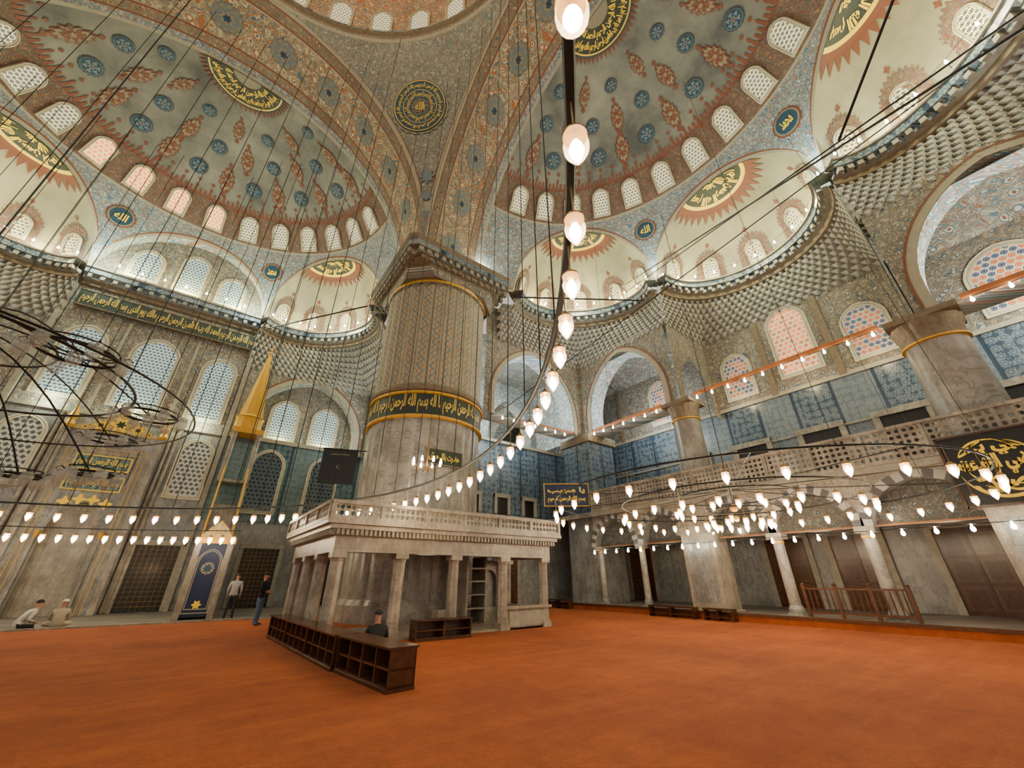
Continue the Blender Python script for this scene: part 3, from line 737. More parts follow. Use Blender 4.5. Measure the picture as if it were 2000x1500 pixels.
# ------------------------------------------------------------------ side wall
XW = 22.8
mb = MB()
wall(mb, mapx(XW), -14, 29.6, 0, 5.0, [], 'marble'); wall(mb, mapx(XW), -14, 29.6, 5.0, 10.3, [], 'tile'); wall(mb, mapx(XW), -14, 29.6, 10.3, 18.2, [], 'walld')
mb.box(XW - .1, XW, -14, 29.6, 10.2, 10.4, 'trimcream'); mb.box(XW - .08, XW, -14, 29.6, 7.9, 8.0, 'stone')
for y in (.4, 9.9, 3.7, 6.7, 16.9): mb.box(XW - .12, XW, y - .15, y + .15, 10.3, 15, 'brownst')
wall(mb, mapy(9.8), 18.6, 22.8, 9.9, 15.3, [archp(20.7, 1.5, 9.91, 11.0, 2.2)], 'walld')
wall(mb, mapy(.6), 18.6, 22.8, 9.9, 15.3, [archp(20.7, 1.5, 9.91, 11.0, 2.2)], 'walld')
struct('wall_right', mb)
Bx = lambda y, z, x=XW - .02: basis((x, y, z), (0, -1, 0), (1, 0, 0), (0, 0, 1))
window(Bx(5.2, 11.0), 2.0, 4.2, 'pso', .2); window(Bx(8.3, 10.7), 1.7, 2.9, 'ps', .18); window(Bx(2.2, 10.7), 1.8, 2.9, 'ps', .18)
window(Bx(-2.4, 10.7), 2.5, 3.0, 'ps', .22); window(Bx(13.4, 10.7), 1.8, 3.2, 'ps', .2); window(Bx(-5.8, 10.7), 2.2, 2.9, 'ps', .2)
for y in (11.9, 8.6, 5.4, 2.4, -1.2): opening(Bx(y, 5.3), 1.5, 2.6, 'dark', .25, 'marblew')
for y in (16.8, 8.4, 5.7, 2.3, -1.5): opening(Bx(y, .3), 1.7, 2.9, kind='door')

# gallery slab, arcade, parapet
mb = MB(); mb.box(18.0, 22.8, -14, 21.0, 4.75, 5.0, 'marblew'); struct('floor_gallery', mb)
mb = MB()
XA = 18.0
M['darkorn'] = orn('dark_pierced_infill', (.11, .11, .095), (.03, .045, .055), (.08, .045, .025), 3.0)
arcs = [(14.9, 1.3), (11.9, 1.1), (8.35, 1.25), (5.55, 1.2), (2.35, 1.45), (-2.0, 1.9)]
wall(mb, mapx(XA), -14, 16.3, 3.05, 4.85, [archp(y, w, 3.06, 3.1, 1.35) for y, w in arcs], 'marblew', mapx(XA + .5), 'marble')
for y, w in arcs:
    a = archc(y, w, 3.1, 1.35, 10); b = archc(y, w + .32, 3.1, 1.35 + .3, 10)
    for i in range(len(a) - 1):
        mb.add([(XA - .03, *a[i]), (XA - .03, *a[i + 1]), (XA - .03, *b[i + 1]), (XA - .03, *b[i])], [(0, 1, 2, 3)], 'voussr' if i % 2 else 'voussw')
    mb.box(XA + .3, XA + .4, y - w, y + w, 3.06, 3.14, 'beam')
    g_ = archc(y, w, 3.12, 1.33, 8); mb.poly(g_, [], lambda p_, q_: (XA + .45, p_, q_), 'darkorn')
mb.box(XA - .18, XA + .1, -14, 16.3, 4.72, 4.95, 'stone')
struct('wall_arcade', mb)
for i, (y, w) in enumerate(((10.0, .75), (.35, .85), (-5.5, .9))):
    mb = MB(); mb.box(XA - .25, XA + .9, y - w, y + w, 0, 3.3, 'marblew'); mb.box(XA - .4, XA + 1.0, y - w - .12, y + w + .12, 3.3, 3.6, 'stone'); mb.box(XA - .35, XA + .95, y - w - .08, y + w + .08, 0, .35, 'stone')
    mb.box(XA - .2, XA + .85, y - w + .05, y + w - .05, 3.6, 4.8, 'marblew'); mb.box(XA - .27, XA - .24, y - w + .2, y + w - .2, .6, 3.0, 'marble')
    struct('wall_pier_' + 'abc'[i], mb, label='square pale marble pier carrying the gallery')
def parapet(mb, A, B, z0, z1, mat, cell=.42, hr=.36):
    A = Vector(A); B = Vector(B); d = (B - A); L_ = d.length; d.normalize(); n = Vector((-d.y, d.x)); M4 = basis((A.x, A.y, z0), (d.x, d.y, 0), (n.x, n.y, 0), (0, 0, 1)); h = z1 - z0
    mb.box(-.05, L_ + .05, -.1, .1, h - .1, h, mat, M4); mb.box(-.05, L_ + .05, -.08, .08, 0, .1, mat, M4)
    k = max(1, int(L_ / (cell * 8)))
    for i in range(k + 1): mb.box(i * L_ / k - .05, i * L_ / k + .05, -.09, .09, .08, h - .08, mat, M4)
    nr = max(1, round((h - .2) / cell)); k = int(L_ / cell); hh = (h - .2) / nr
    for r_ in range(nr):
        for i in range(k):
            x = (i + .5) * L_ / k; w = L_ / k; zc = .1 + hh * (r_ + .5)
            lo = [(x + w * .5 * c, zc + hh * .5 * s) for c, s in ((-1, -1), (0, -1), (1, -1), (1, 0), (1, 1), (0, 1), (-1, 1), (-1, 0))]
            li = [(x + w * hr * cos(t_), zc + hh * hr * sin(t_)) for t_ in (-3 * pi / 4, -pi / 2, -pi / 4, 0, pi / 4, pi / 2, 3 * pi / 4, pi)]
            for y in (-.03, .03): mb.strip([M4 @ Vector((a, y, b)) for a, b in lo], [M4 @ Vector((a, y, b)) for a, b in li], mat, True)
            mb.strip([M4 @ Vector((a, -.03, b)) for a, b in li], [M4 @ Vector((a, .03, b)) for a, b in li], mat, True)
mb = MB(); parapet(mb, (XA - .1, -8), (XA - .1, 16.1), 4.96, 6.15, 'marblew', .19, .33); obj('gallery_parapet', mb, label='pierced pale marble parapet along the upper gallery', cat='balustrade')

def column(x, y, z0, z1, r, name='column', capm='stone', label='round marble column with carved capital', group=None, fl=1.22):
    e = empty(name, (x, y, z0), label, 'column', group); h = z1 - z0; ch = min(1.0, r * 1.6)
    mb = MB(); mb.lathe([(r * 1.0, 0), (r * .93, h - ch)], 28, (0, 0, 0), 'col'); obj('shaft', mb, e, smooth=True)
    mb = MB(); mb.lathe([(r * .93, h - ch - .06), (r * 1.03, h - ch - .04), (r * 1.03, h - ch + .02), (r * .95, h - ch + .04)], 28, (0, 0, 0), 'goldm')
    mb.lathe([(r * .94, h - ch + .03), (r * .97, h - ch * .6), (r * 1.04, h - ch * .4), (r * fl, h - .2)], 48, (0, 0, 0), capm, lambda a: .04 * abs(sin(a * 8)))
    mb.box(-r * fl, r * fl, -r * fl, r * fl, h - .22, h, capm); obj('capital', mb, e)
    b_ = 1.3 if r < .5 else 1.1
    mb = MB(); mb.box(-r * b_, r * b_, -r * b_, r * b_, 0, .14 * min(1, r * 3), 'marble'); mb.lathe([(r * b_ * .96, .1), (r * b_ * .98, .2), (r * 1.02, .32)], 24, (0, 0, 0), 'marble'); obj('base', mb, e)
    return e
column(18.95, 9.95, 5.0, 9.95, .70, 'gallery_column', 'brownst', fl=1.15); column(19.15, .4, 5.0, 9.95, .88, 'gallery_column', 'brownst', label='broad marble column with brown carved capital', fl=1.10)
column(19.15, -6.7, 5.0, 9.95, .9, 'gallery_column', 'brownst')
for y in (16.1, 13.35): column(XA + .25, y, .3, 3.1, .16, 'arcade_column', label='slender marble arcade column', group='arcade columns', fl=1.4)
for y in (6.95, 4.1): column(XA + .25, y, .3, 3.1, .2, 'arcade_column', label='slender dark marble arcade column', group='arcade columns', fl=1.4)
def beam(a, b, th, mat, name='tie_beam', lab='orange painted wooden tie beam'):
    mb = MB(); a = Vector(a); b = Vector(b); d = (b - a); M4 = basis(a, d.normalized(), Vector((-d.y, d.x, 0)), (0, 0, 1)); mb.box(0, d.length, -th / 2, th / 2, -th / 2, th / 2, mat, M4)
    return obj(name, mb, label=lab, cat='beam')
beam((18.5, 16.1, 10.05), (18.5, 10.9, 10.05), .16, 'beam'); beam((18.5, 9.0, 10.05), (18.5, 1.5, 10.05), .16, 'beam'); beam((18.5, -.7, 10.05), (18.5, -6.0, 10.05), .18, 'beam'); beam((11.4, 17.5, 10.0), (18.1, 17.1, 10.05), .16, 'beam')

# ------------------------------------------------------------------ great pillar
PX, PY = 8.04, 18.47
e = empty('great_pillar', (PX, PY, 0), 'massive fluted round pillar with painted upper shaft and square capital', 'pillar')
rib = lambda a: .02 * abs(cos(a * 14)) - .012
mb = MB(); mb.lathe([(2.95, 0), (2.95, .6), (2.86, .8), (2.82, 8.25)], 168, (0, 0, 0), 'col', rib); obj('marble_shaft', mb, e)
mb = MB(); mb.lathe([(2.86, 8.2), (2.98, 8.25), (2.98, 8.34), (2.9, 8.38)], 64, (0, 0, 0), 'goldm'); mb.lathe([(2.9, 8.36), (2.9, 9.44)], 96, (0, 0, 0), 'green'); mb.lathe([(2.9, 9.42), (3.0, 9.45), (3.0, 9.53), (2.9, 9.58)], 64, (0, 0, 0), 'goldm')
mb.lathe([(2.9, 9.56), (3.02, 9.62), (3.05, 9.74), (2.92, 9.95)], 64, (0, 0, 0), 'brownst')
for i in range(4):
    a0 = radians(-50 - 65 * i)
    put_text(mb, BAS + ' لا اله', lambda a, b, a0=a0: (2.93 * cos(a0 - radians(62) + a * radians(63)), 2.93 * sin(a0 - radians(62) + a * radians(63)), 8.43 + b * .96), 'gold2')
obj('calligraphy_band', mb, e, label='dark green band with gilded Arabic script')
t = T('painted_shaft', .8); u, v, p = t.coord('uv')
fu = t.m('SUBTRACT', t.m('FRACT', t.m('MULTIPLY', u, 28 / (2 * pi * 2.8))), .5)
wv = t.m('MULTIPLY', t.m('SINE', t.m('MULTIPLY', v, 9.0)), .2)
dd = t.m('ABSOLUTE', t.m('SUBTRACT', fu, wv)); d2 = t.m('ABSOLUTE', t.m('ADD', fu, wv))
c = t.mix(t.noise(p, 1.2, 4), (.26, .22, .145), (.47, .41, .285))
c = t.mix(t.m('MULTIPLY', t.lt(t.vor(t.comb(t.m('MULTIPLY', u, 1.0), v), 4.5), .25), .65), c, (.11, .16, .19))
c = t.mix(t.m('MULTIPLY', t.lt(dd, .10), .7), c, (.11, .17, .20)); c = t.mix(t.m('MULTIPLY', t.lt(d2, .06), .7), c, (.28, .12, .05))
c = t.mix(t.m('MULTIPLY', t.m('GREATER_THAN', t.m('ABSOLUTE', fu), .46), .65), c, (.10, .08, .055))
M['shaft'] = t.fin(c)
mb = MB(); mb.lathe([(2.84, 9.9), (2.84, 16.3)], 168, (0, 0, 0), 'shaft', lambda a: .016 * abs(cos(a * 14)) - .010)
for i in range(28):
    a0 = 2 * pi * (i + .5) / 28
    pts = [(a0 + .1 * cos(x), 15.85 + .32 * sin(x)) for x in frange(0, pi, 9)]
    mb.strip([(2.885 * cos(a), 2.885 * sin(a), z) for a, z in pts], [(2.885 * cos(a), 2.885 * sin(a), 16.28) for a, z in pts], 'brownst')
mb.lathe([(2.9, 16.25), (2.93, 16.38), (2.88, 16.46)], 64, (0, 0, 0), 'goldm'); obj('painted_shaft', mb, e)
mb = MB()
def oct_(h, ch, z):
    a = h - ch; return [(a, -h, z), (h, -a, z), (h, a, z), (a, h, z), (-a, h, z), (-h, a, z), (-h, -a, z), (-a, -h, z)]
lv = [(2.80, 1.2, 16.4, 'walld'), (2.92, .95, 16.8, 'walld'), (2.92, .95, 16.95, 'brownst'), (3.02, .75, 17.0, 'brownst'), (3.02, .7, 17.25, 'walld'), (3.14, .55, 17.3, 'brownst'), (3.14, .5, 17.55, 'cornb'), (3.3, .38, 17.6, 'brownst'), (3.3, .36, 17.95, 'cornb'), (3.42, .32, 18.0, 'stone'), (3.42, .32, 18.2, 'brownst')]
for j in range(len(lv) - 1):
    a, b = lv[j], lv[j + 1]; mb.strip(oct_(*a[:3]), oct_(*b[:3]), b[3], True)
mb.add(oct_(3.42, .32, 18.2), [(0, 1, 2, 3, 4, 5, 6, 7)], 'stone'); mb.add(oct_(2.80, 1.2, 16.42), [(0, 1, 2, 3, 4, 5, 6, 7)], 'brownst')
for s_ in range(4):
    M4 = Matrix.Rotation(s_ * pi / 2, 4, 'Z')
    for i in range(13):
        x = -2.7 + i * .45; mb.box(x - .12, x + .12, -3.24, -3.0, 17.32, 17.58, 'stone', M4); mb.box(x + .1, x + .34, -3.12, -2.9, 16.98, 17.2, 'brownst', M4)
obj('square_capital', mb, e)

def sign(name, c, right, w, h, ground, fr, tx, label, cat='sign', th=.08, fmat='goldm'):
    r = Vector((right[0], right[1], 0)).normalized(); out = Vector((-r.y, r.x, 0)); M4 = basis(c, r, out, (0, 0, 1)); e = empty(name, c, label, cat); e.matrix_world = M4
    mb = MB(); mb.box(-w / 2, w / 2, -th / 2, th / 2, -h / 2, h / 2, ground)
    for i, l in enumerate(tx):
        n = len(tx); hh = h * .84 / n
        put_text(mb, l, lambda a, b, i=i: (-w * .43 + a * w * .86, -th / 2 - .012, h * .42 - (i + 1) * hh + hh * .12 + b * hh * .76), 'gold')
    obj('panel', mb, e)
    mb = MB(); f = fr
    mb.box(-w / 2 - f, w / 2 + f, -th / 2 - .03, th / 2, h / 2, h / 2 + f, fmat); mb.box(-w / 2 - f, w / 2 + f, -th / 2 - .03, th / 2, -h / 2 - f, -h / 2, fmat)
    mb.box(-w / 2 - f, -w / 2, -th / 2 - .03, th / 2, -h / 2, h / 2, fmat); mb.box(w / 2, w / 2 + f, -th / 2 - .03, th / 2, -h / 2, h / 2, fmat); obj('frame', mb, e); return e
sign('calligraphy_sign', (7.75, 15.5, 6.35), (1, 0), 1.75, .62, 'green', .05, ['حضرت بلال حبش'], 'small dark green calligraphy sign with gold script on the pillar', fmat='brownst')
sign('calligraphy_sign', (16.9, 17.2, 6.0), (.79, -.61), 2.6, 1.25, 'bluesign', .05, ['يا مجيب', BAS], 'dark blue calligraphy board with gold frame beside the tile pier')
e = empty('calligraphy_board', (17.5, .5, 4.33), 'black square board with large round golden calligraphy', 'sign')
mb = MB(); mb.box(-.04, .04, -.92, .92, -.98, .98, 'black')
def disc_text(tx, s0, s1, mat='gold'):
    def f(a, b):
        v = s0 + (s1 - s0) * b; half = sqrt(max(0.02, 1 - v * v)) * .76
        return (-.07, (.5 - a) * 2 * half, v * .80)
    put_text(mb, tx, f, mat, .055)
disc_text('ابي بكر', .38, .99); disc_text('رضي الله عنه', -.30, .48); disc_text('الصديق', -.92, -.18)
def swash(r0, a0, a1, cy, cz, wd):
    A_ = frange(radians(a0), radians(a1), 25)
    mb.strip([(-.066, cy + (r0 + wd * sin(pi * i / 24)) * cos(a), cz + (r0 + wd * sin(pi * i / 24)) * sin(a)) for i, a in enumerate(A_)], [(-.066, cy + r0 * cos(a), cz + r0 * sin(a)) for a in A_], 'gold')
swash(.78, 190, 350, 0, .02, .09); swash(.76, 30, 110, 0, 0, .06); swash(.30, 180, 350, .28, .02, .07); swash(.34, 190, 340, -.2, -.28, .07); swash(.78, 115, 175, 0, 0, .05)
obj('panel', mb, e)
mb = MB()
for s_ in (-1, 1): mb.box(-.08, .05, s_ * .95 - .03, s_ * .95 + .03, -1.03, 1.03, 'wood'); mb.box(-.08, .05, -.95, .95, s_ * 1.0 - .03, s_ * 1.0 + .03, 'wood')
obj('frame', mb, e)
e = empty('hanging_board', (4.15, 18.9, 6.2), 'black square board with small pale crescent hung beside pillar', 'board')
M4 = basis((4.15, 18.9, 6.2), (1, -.35, 0), (.35, 1, 0), (0, 0, 1)); e.matrix_world = M4
mb = MB(); mb.box(-.75, .75, -.04, .04, -.85, .7, 'black')
cr = [(.08 * cos(x), .08 * sin(x)) for x in frange(.7, 2 * pi - .7, 20)]; ci = [(.03 + .06 * cos(x), .06 * sin(x)) for x in frange(.9, 2 * pi - .9, 20)]
mb.strip([(a, -.06, b - .1) for a, b in cr], [(a, -.06, b - .1) for a, b in ci], 'trimcream')
put_text(mb, BAS, lambda a, b: (-.4 + a * .8, -.06, .42 + b * .12), 'trimcream'); obj('panel', mb, e)
mb = MB(); mb.tube([(-.8, 0, .74), (1.6, 0, .74)], .03, 'iron'); mb.tube([(-.75, 0, .7), (-.75, 0, .74)], .02, 'iron'); obj('bracket', mb, e)

# ------------------------------------------------------------------ loggia
e = empty('muezzin_loggia', (6.7, 14, 0), 'raised marble muezzin platform on slender columns around the pillar', 'loggia')
def child(name, mb, label=None, par=None):
    o = obj(name, mb, par or e, label=label); o.matrix_parent_inverse = (par or e).matrix_world.inverted(); return o
cols = [(x, 12.3) for x in (3.15, 4.95, 6.8, 8.75, 10.6)] + [(3.15, y) for y in (14.05, 15.8, 17.5)] + [(10.6, 14.6)]
for x, y in cols:
    mb = MB(); mb.box(x - .19, x + .19, y - .19, y + .19, 0, .14, 'marblew'); mb.box(x - .165, x + .165, y - .165, y + .165, .14, .22, 'marblew')
    mb.lathe([(.172, .2), (.165, 1.95), (.19, 2.08)], 8, (x, y, 0), 'marblew', lambda a: .09 * abs(cos(2 * a))); mb.box(x - .2, x + .2, y - .2, y + .2, 2.06, 2.2, 'marblew')
    child('column', mb)
mb = MB()
mb.box(2.95, 10.8, 12.1, 12.5, 2.2, 2.5, 'marblew'); mb.box(2.95, 3.35, 12.5, 17.7, 2.2, 2.5, 'marblew'); mb.box(10.4, 10.8, 12.5, 15.0, 2.2, 2.5, 'marblew'); child('lintel', mb)
mb = MB()
for k, (o_, z0, z1) in enumerate(((.0, 2.5, 2.62), (.12, 2.62, 2.78), (.22, 2.78, 2.9), (.34, 2.9, 3.0))):
    mb.box(2.95 - o_, 10.8 + o_, 12.1 - o_, 15.6, z0, z1, 'marblew'); mb.box(2.95 - o_, 5.2, 15.6, 17.7 + o_, z0, z1, 'marblew')
for i in range(62):
    x = 2.9 + i * .13; mb.box(x, x + .07, 11.9, 12.0, 2.63, 2.77, 'stone')
for i in range(44):
    y = 12.0 + i * .13; mb.box(2.75, 2.85, y, y + .07, 2.63, 2.77, 'stone')
child('entablature', mb)
mb = MB(); parapet(mb, (2.68, 11.85), (11.05, 11.85), 3.0, 3.52, 'marblew', .16, .40); parapet(mb, (2.68, 17.9), (2.68, 11.85), 3.0, 3.52, 'marblew', .16, .40); parapet(mb, (11.05, 11.85), (11.05, 15.5), 3.0, 3.52, 'marblew', .16, .40); child('parapet', mb)
mb = MB(); mb.box(8.85, 10.75, 12.2, 12.4, 0, .62, 'marblew'); mb.box(8.95, 10.5, 12.15, 12.2, .1, .52, 'stone'); mb.box(8.75, 10.8, 12.1, 12.5, .6, .68, 'marblew'); mb.box(10.5, 10.7, 12.4, 14.6, 0, .62, 'marblew'); child('low_wall', mb)
mb = MB(); mb.box(3.0, 10.75, 12.2, 15.5, 0, .05, 'marblew'); mb.box(7.6, 8.6, 14.7, 15.2, 0, .5, 'marblew')
for j in range(4): mb.box(8.5, 9.3, 14.2, 15.2, .5 + j * .45, .55 + j * .45, 'marblew')
mb.box(8.45, 8.52, 14.2, 15.2, 0, 2.3, 'marblew'); mb.box(9.28, 9.35, 14.2, 15.2, 0, 2.3, 'marblew'); child('base_shelf', mb)
mb = MB(); mb.box(3.4, 10.4, 12.5, 15.6, 2.42, 2.48, 'woodr'); child('soffit', mb, 'reddish wooden ceiling under the platform')
mb = MB()
wall(mb, mapy(14.9), 9.4, 10.5, 0, 2.2, [archp(9.95, .32, .5, 1.5, .35)], 'marblew', mapy(15.05), 'marble'); mb.add([(9.4, 15.06, 0), (10.5, 15.06, 0), (10.5, 15.06, 2.2), (9.4, 15.06, 2.2)], [(0, 1, 2, 3)], 'marble'); child('niche_wall', mb)

# ------------------------------------------------------------------ shoe shelves
def shelf(Mx, L_, h=.58, d=.45, label='low dark wooden shoe shelf with open compartments', n=4):
    e2 = empty('shoe_shelf', (0, 0, 0), label, 'shelf', None); e2.matrix_world = Mx
    mb = MB()
    mb.box(0, .04, 0, d, .04, h - .03, 'wood'); mb.box(L_ - .04, L_, 0, d, .04, h - .03, 'wood'); mb.box(0, L_, d - .03, d, .04, h - .03, 'wood'); mb.box(0, L_, 0, d, .04, .08, 'wood'); mb.box(0, L_, .02, d, h * .5 - .02, h * .5 + .01, 'woodr')
    for i in range(1, n): mb.box(i * L_ / n - .02, i * L_ / n + .02, 0.01, d, .08, h - .04, 'woodr')
    mb.box(-.005, L_ + .005, -.02, d + .01, 0, .05, 'wood'); obj('body', mb, e2)
    mb = MB(); mb.box(-.008, L_ + .008, -.04, d + .03, h - .03, h, 'wood'); obj('top_board', mb, e2); return e2
def Mrow(x, y, ang, z=0): return Matrix.Translation((x, y, z)) @ Matrix.Rotation(ang, 4, 'Z')
shelf(Mrow(2.60, 8.98, -pi / 2 + .10), 2.1)
for i in range(3): shelf(Mrow(2.28 + .09 * i, 15.1 - i * 2.03, -pi / 2 + .045), 1.99)
shelf(Mrow(5.3, 11.5, -.02), 1.75, .5, .4, 'open low wooden shelf standing before the loggia', 2)
for y, L_ in ((12.6, 2.2), (10.0, 1.2), (19.8, 2.0)):
    e2 = empty('low_bench', (17.3, y, 0), 'low dark wooden bench by the platform', 'bench'); mb = MB(); mb.box(-.2, .2, -L_, 0, .38, .44, 'wood'); mb.box(-.16, .16, -L_ + .05, -.05, .12, .16, 'wood'); obj('seat', mb, e2)
    for q in (0, .5, 1): mb = MB(); mb.box(-.18, .18, -L_ * q - (.06 if q == 0 else 0) , -L_ * q + (.0 if q == 0 else .06), 0, .38, 'wood'); obj('leg', mb, e2)
e2 = empty('wooden_railing', (17.84, 6.4, .3), 'brown wooden railing with slender balusters on platform edge', 'railing')
mb = MB()
for z in (.12, .85): mb.box(-.035, .035, -2.85, 0, z, z + .06, 'woodr')
obj('rail', mb, e2)
for i in range(4): mb = MB(); y = -i * .95; mb.box(-.045, .045, y - .045, y + .045, 0, .98, 'woodr'); mb.lathe([(.05, .98), (.06, 1.02), (.0, 1.08)], 10, (0, y, 0), 'woodr'); obj('post', mb, e2)
for i in range(18):
    if i % 6: mb = MB(); mb.lathe([(.016, .18), (.026, .48), (.016, .85)], 8, (0, -i * .95 / 6, 0), 'woodr'); obj('baluster', mb, e2)

# ------------------------------------------------------------------ mihrab
e = empty('mihrab', (-5.2, 29.3, 0), 'tall marble prayer niche with gilded crest and inscription panels', 'mihrab')
mb = MB(); X0 = -5.2
wall(mb, mapy(29.0), X0 - 2.1, X0 + 2.1, 0, 8.6, [archp(X0, .95, .01, 3.6, 1.4)], 'marble')
mb.strip([(X0 - 2.1, 29.0, 0), (X0 - 2.1, 29.0, 8.6), (X0 + 2.1, 29.0, 8.6), (X0 + 2.1, 29.0, 0)], [(X0 - 2.1, 29.6, 0), (X0 - 2.1, 29.6, 8.6), (X0 + 2.1, 29.6, 8.6), (X0 + 2.1, 29.6, 0)], 'marble')
for k in (1.55, 1.35): mb.strip([(X0 - k, 28.98, 0), (X0 - k, 28.98, 8.6 - (2.1 - k) - .3), (X0 + k, 28.98, 8.6 - (2.1 - k) - .3), (X0 + k, 28.98, 0)], [(X0 - k + .035, 28.98, 0), (X0 - k + .035, 28.98, 8.565 - (2.1 - k) - .3), (X0 + k - .035, 28.98, 8.565 - (2.1 - k) - .3), (X0 + k - .035, 28.98, 0)], 'goldm')
child('frame_body', mb)
mb = MB(); mb.grid(lambda a, z: Vector((X0 + .95 * cos(a), 29.0 + .5 * sin(a), z)), frange(0, pi, 13), frange(0, 5.1, 6), 'marblew'); child('niche', mb)
for s_ in (-1, 1):
    mb = MB(); mb.lathe([(.1, 0), (.12, .2), (.06, .3), (.06, 3.4), (.11, 3.6)], 14, (X0 + s_ * 1.1, 28.93, 0), 'marblew'); mb.lathe([(.062, 3.3), (.12, 3.62)], 14, (X0 + s_ * 1.1, 28.93, 0), 'goldm'); child('column', mb)
    mb = MB(); mb.box(X0 + s_ * 1.9 - .13, X0 + s_ * 1.9 + .13, 28.85, 29.0, 0, 8.6, 'marblew'); mb.lathe([(.16, 8.6), (.22, 8.75), (.14, 9.0), (.2, 9.2), (.0, 9.9)], 10, (X0 + s_ * 1.9, 28.95, 0), 'goldm'); child('pilaster', mb)
for z, hh in ((6.6, .75), (5.55, .75)):
    mb = MB(); mb.box(X0 - 1.1, X0 + 1.1, 28.9, 28.99, z, z + hh, 'gold'); mb.box(X0 - 1.04, X0 + 1.04, 28.88, 28.9, z + .06, z + hh - .06, 'tileg'); put_text(mb, BAS, lambda a, b, z=z: (X0 - .95 + a * 1.9, 28.87, z + .12 + b * .5), 'gold'); child('inscription_panel', mb)
cre = [(-1.75, 8.6), (1.75, 8.6), (1.55, 8.85), (1.2, 8.9), (1.05, 9.2), (.7, 9.3), (.5, 9.6), (.2, 9.75), (0, 10.15), (-.2, 9.75), (-.5, 9.6), (-.7, 9.3), (-1.05, 9.2), (-1.2, 8.9), (-1.55, 8.85)]
mb = MB(); mb.add([(X0, 28.93, 8.7)] + [(X0 + a, 28.93, b) for a, b in cre], [(0, 1 + i, 1 + (i + 1) % 15) for i in range(15)], 'crest')
mb.strip([(X0 + a, 28.93, b) for a, b in cre], [(X0 + a, 29.05, b) for a, b in cre], 'gold', True)
for x, z, r in ((0, 9.1, .34), (-.75, 8.92, .22), (.75, 8.92, .22), (0, 9.62, .14), (-1.3, 8.75, .1), (1.3, 8.75, .1)): decal(mb, lambda a, b, o: Vector((X0 + x + a, 28.93 - o, z + b)), ngon(r, 6, .3), 'gold', .02); decal(mb, lambda a, b, o: Vector((X0 + x + a, 28.93 - o, z + b)), ngon(r * .5, 6, .3), 'green', .03)
child('gilded_crest', mb)
mb = MB()
for x in (-.75, -.25, .25, .75):
    decal(mb, lambda a, b, o: Vector((X0 + x + a, 28.98 - o, 5.2 - abs(x) * .3 + b)), ngon(.2, 4, .35, 24), 'gold', .02)
child('gilded_ornament', mb)

# ------------------------------------------------------------------ minbar
MX = .55
e = empty('minbar', (MX, 26, 0), 'tall marble pulpit with blue curtain door and gilded conical spire', 'pulpit')
mb = MB(); w = .52
mb.box(MX - w - .18, MX - w + .05, 23.1, 23.4, 0, 3.1, 'marblew'); mb.box(MX + w - .05, MX + w + .18, 23.1, 23.4, 0, 3.1, 'marblew'); mb.box(MX - w - .25, MX + w + .25, 23.05, 23.45, 2.95, 3.2, 'goldm')
mb.poly([(MX - w - .1, 3.2), (MX + w + .1, 3.2), (MX + .35, 3.6), (MX, 3.95), (MX - .35, 3.6)], [], mapy(23.15), 'crest'); child('portal', mb)
mb = MB(); mb.box(MX - w, MX + w, 23.2, 23.24, .1, 2.95, 'bluesign')
for s_ in (.9, .78):
    lo = archp(MX, w * s_, .1 + (1 - s_) * 1.2, 2.2, .6 * s_); li = archp(MX, w * s_ - .035, .14 + (1 - s_) * 1.2, 2.2, .6 * s_ - .03); mb.strip([mapy(23.185)(*q) for q in lo], [mapy(23.185)(*q) for q in li], 'trimcream', True)
decal(mb, lambda a, b, o: Vector((MX + a, 23.19 - o, 1.95 + b)), ngon(.24, 12, .1, 36), 'sand', .01); decal(mb, lambda a, b, o: Vector((MX + a, 23.19 - o, 1.95 + b)), ngon(.15, 8, .3, 36), 'bluer', .014); decal(mb, lambda a, b, o: Vector((MX + a, 23.19 - o, .55 + b)), ngon(.14, 6, .25, 36), 'gold', .01); child('curtain', mb, 'blue curtain with cream and gold embroidery')
mb = MB()
for sx in (-w - .1, w + .02):
    xx = MX + sx
    for d_ in (0, .1): mb.poly([(23.4, 0), (28.9, 0), (28.9, 6.6), (27.7, 6.6), (23.4, 1.2)], [archp(25.9, .45, .4, 1.4, .5), archp(27.4, .55, .4, 2.6, .7)], lambda a, z: (xx + d_, a, z), 'marblew')
    for k in range(2): mb.tube([(xx + .05, 23.4, 1.2 + k * .8), (xx + .05, 27.7, 6.6 + k * .8)], .05, 'goldm' if k else 'marblew')
child('side_panel', mb)
mb = MB()
for i in range(16): mb.box(MX - w, MX + w, 23.5 + i * .26, 23.76 + i * .26, .1 + i * .32, .42 + i * .32, 'marblew')
child('stairs', mb)
mb = MB()
for sx in (-1, 1):
    for y in (27.75, 28.85): mb.lathe([(.15, 6.6), (.13, 9.3), (.19, 9.45)], 12, (MX + sx * .62, y, 0), 'marblew')
mb.box(MX - .75, MX + .75, 27.6, 29.0, 6.5, 6.65, 'marblew'); mb.box(MX - .8, MX + .8, 27.55, 29.05, 9.45, 9.75, 'goldm')
mb.box(MX - .7, MX + .7, 28.75, 28.95, 6.6, 9.5, 'tileg')
for sx in (-1, 1): mb.poly([(27.7, 9.45), (27.7, 8.7), (27.95, 9.2), (28.3, 9.35), (28.65, 9.2), (28.9, 8.7), (28.9, 9.45)], [], lambda a, z: (MX + sx * .66, a, z), 'gold')
child('canopy', mb)
mb = MB(); mb.lathe([(.72, 9.75), (.72, 10.5), (.80, 10.55), (.64, 10.7), (.09, 15.2), (.06, 15.3)], 12, (MX - .1, 28.3, 0), 'goldm')
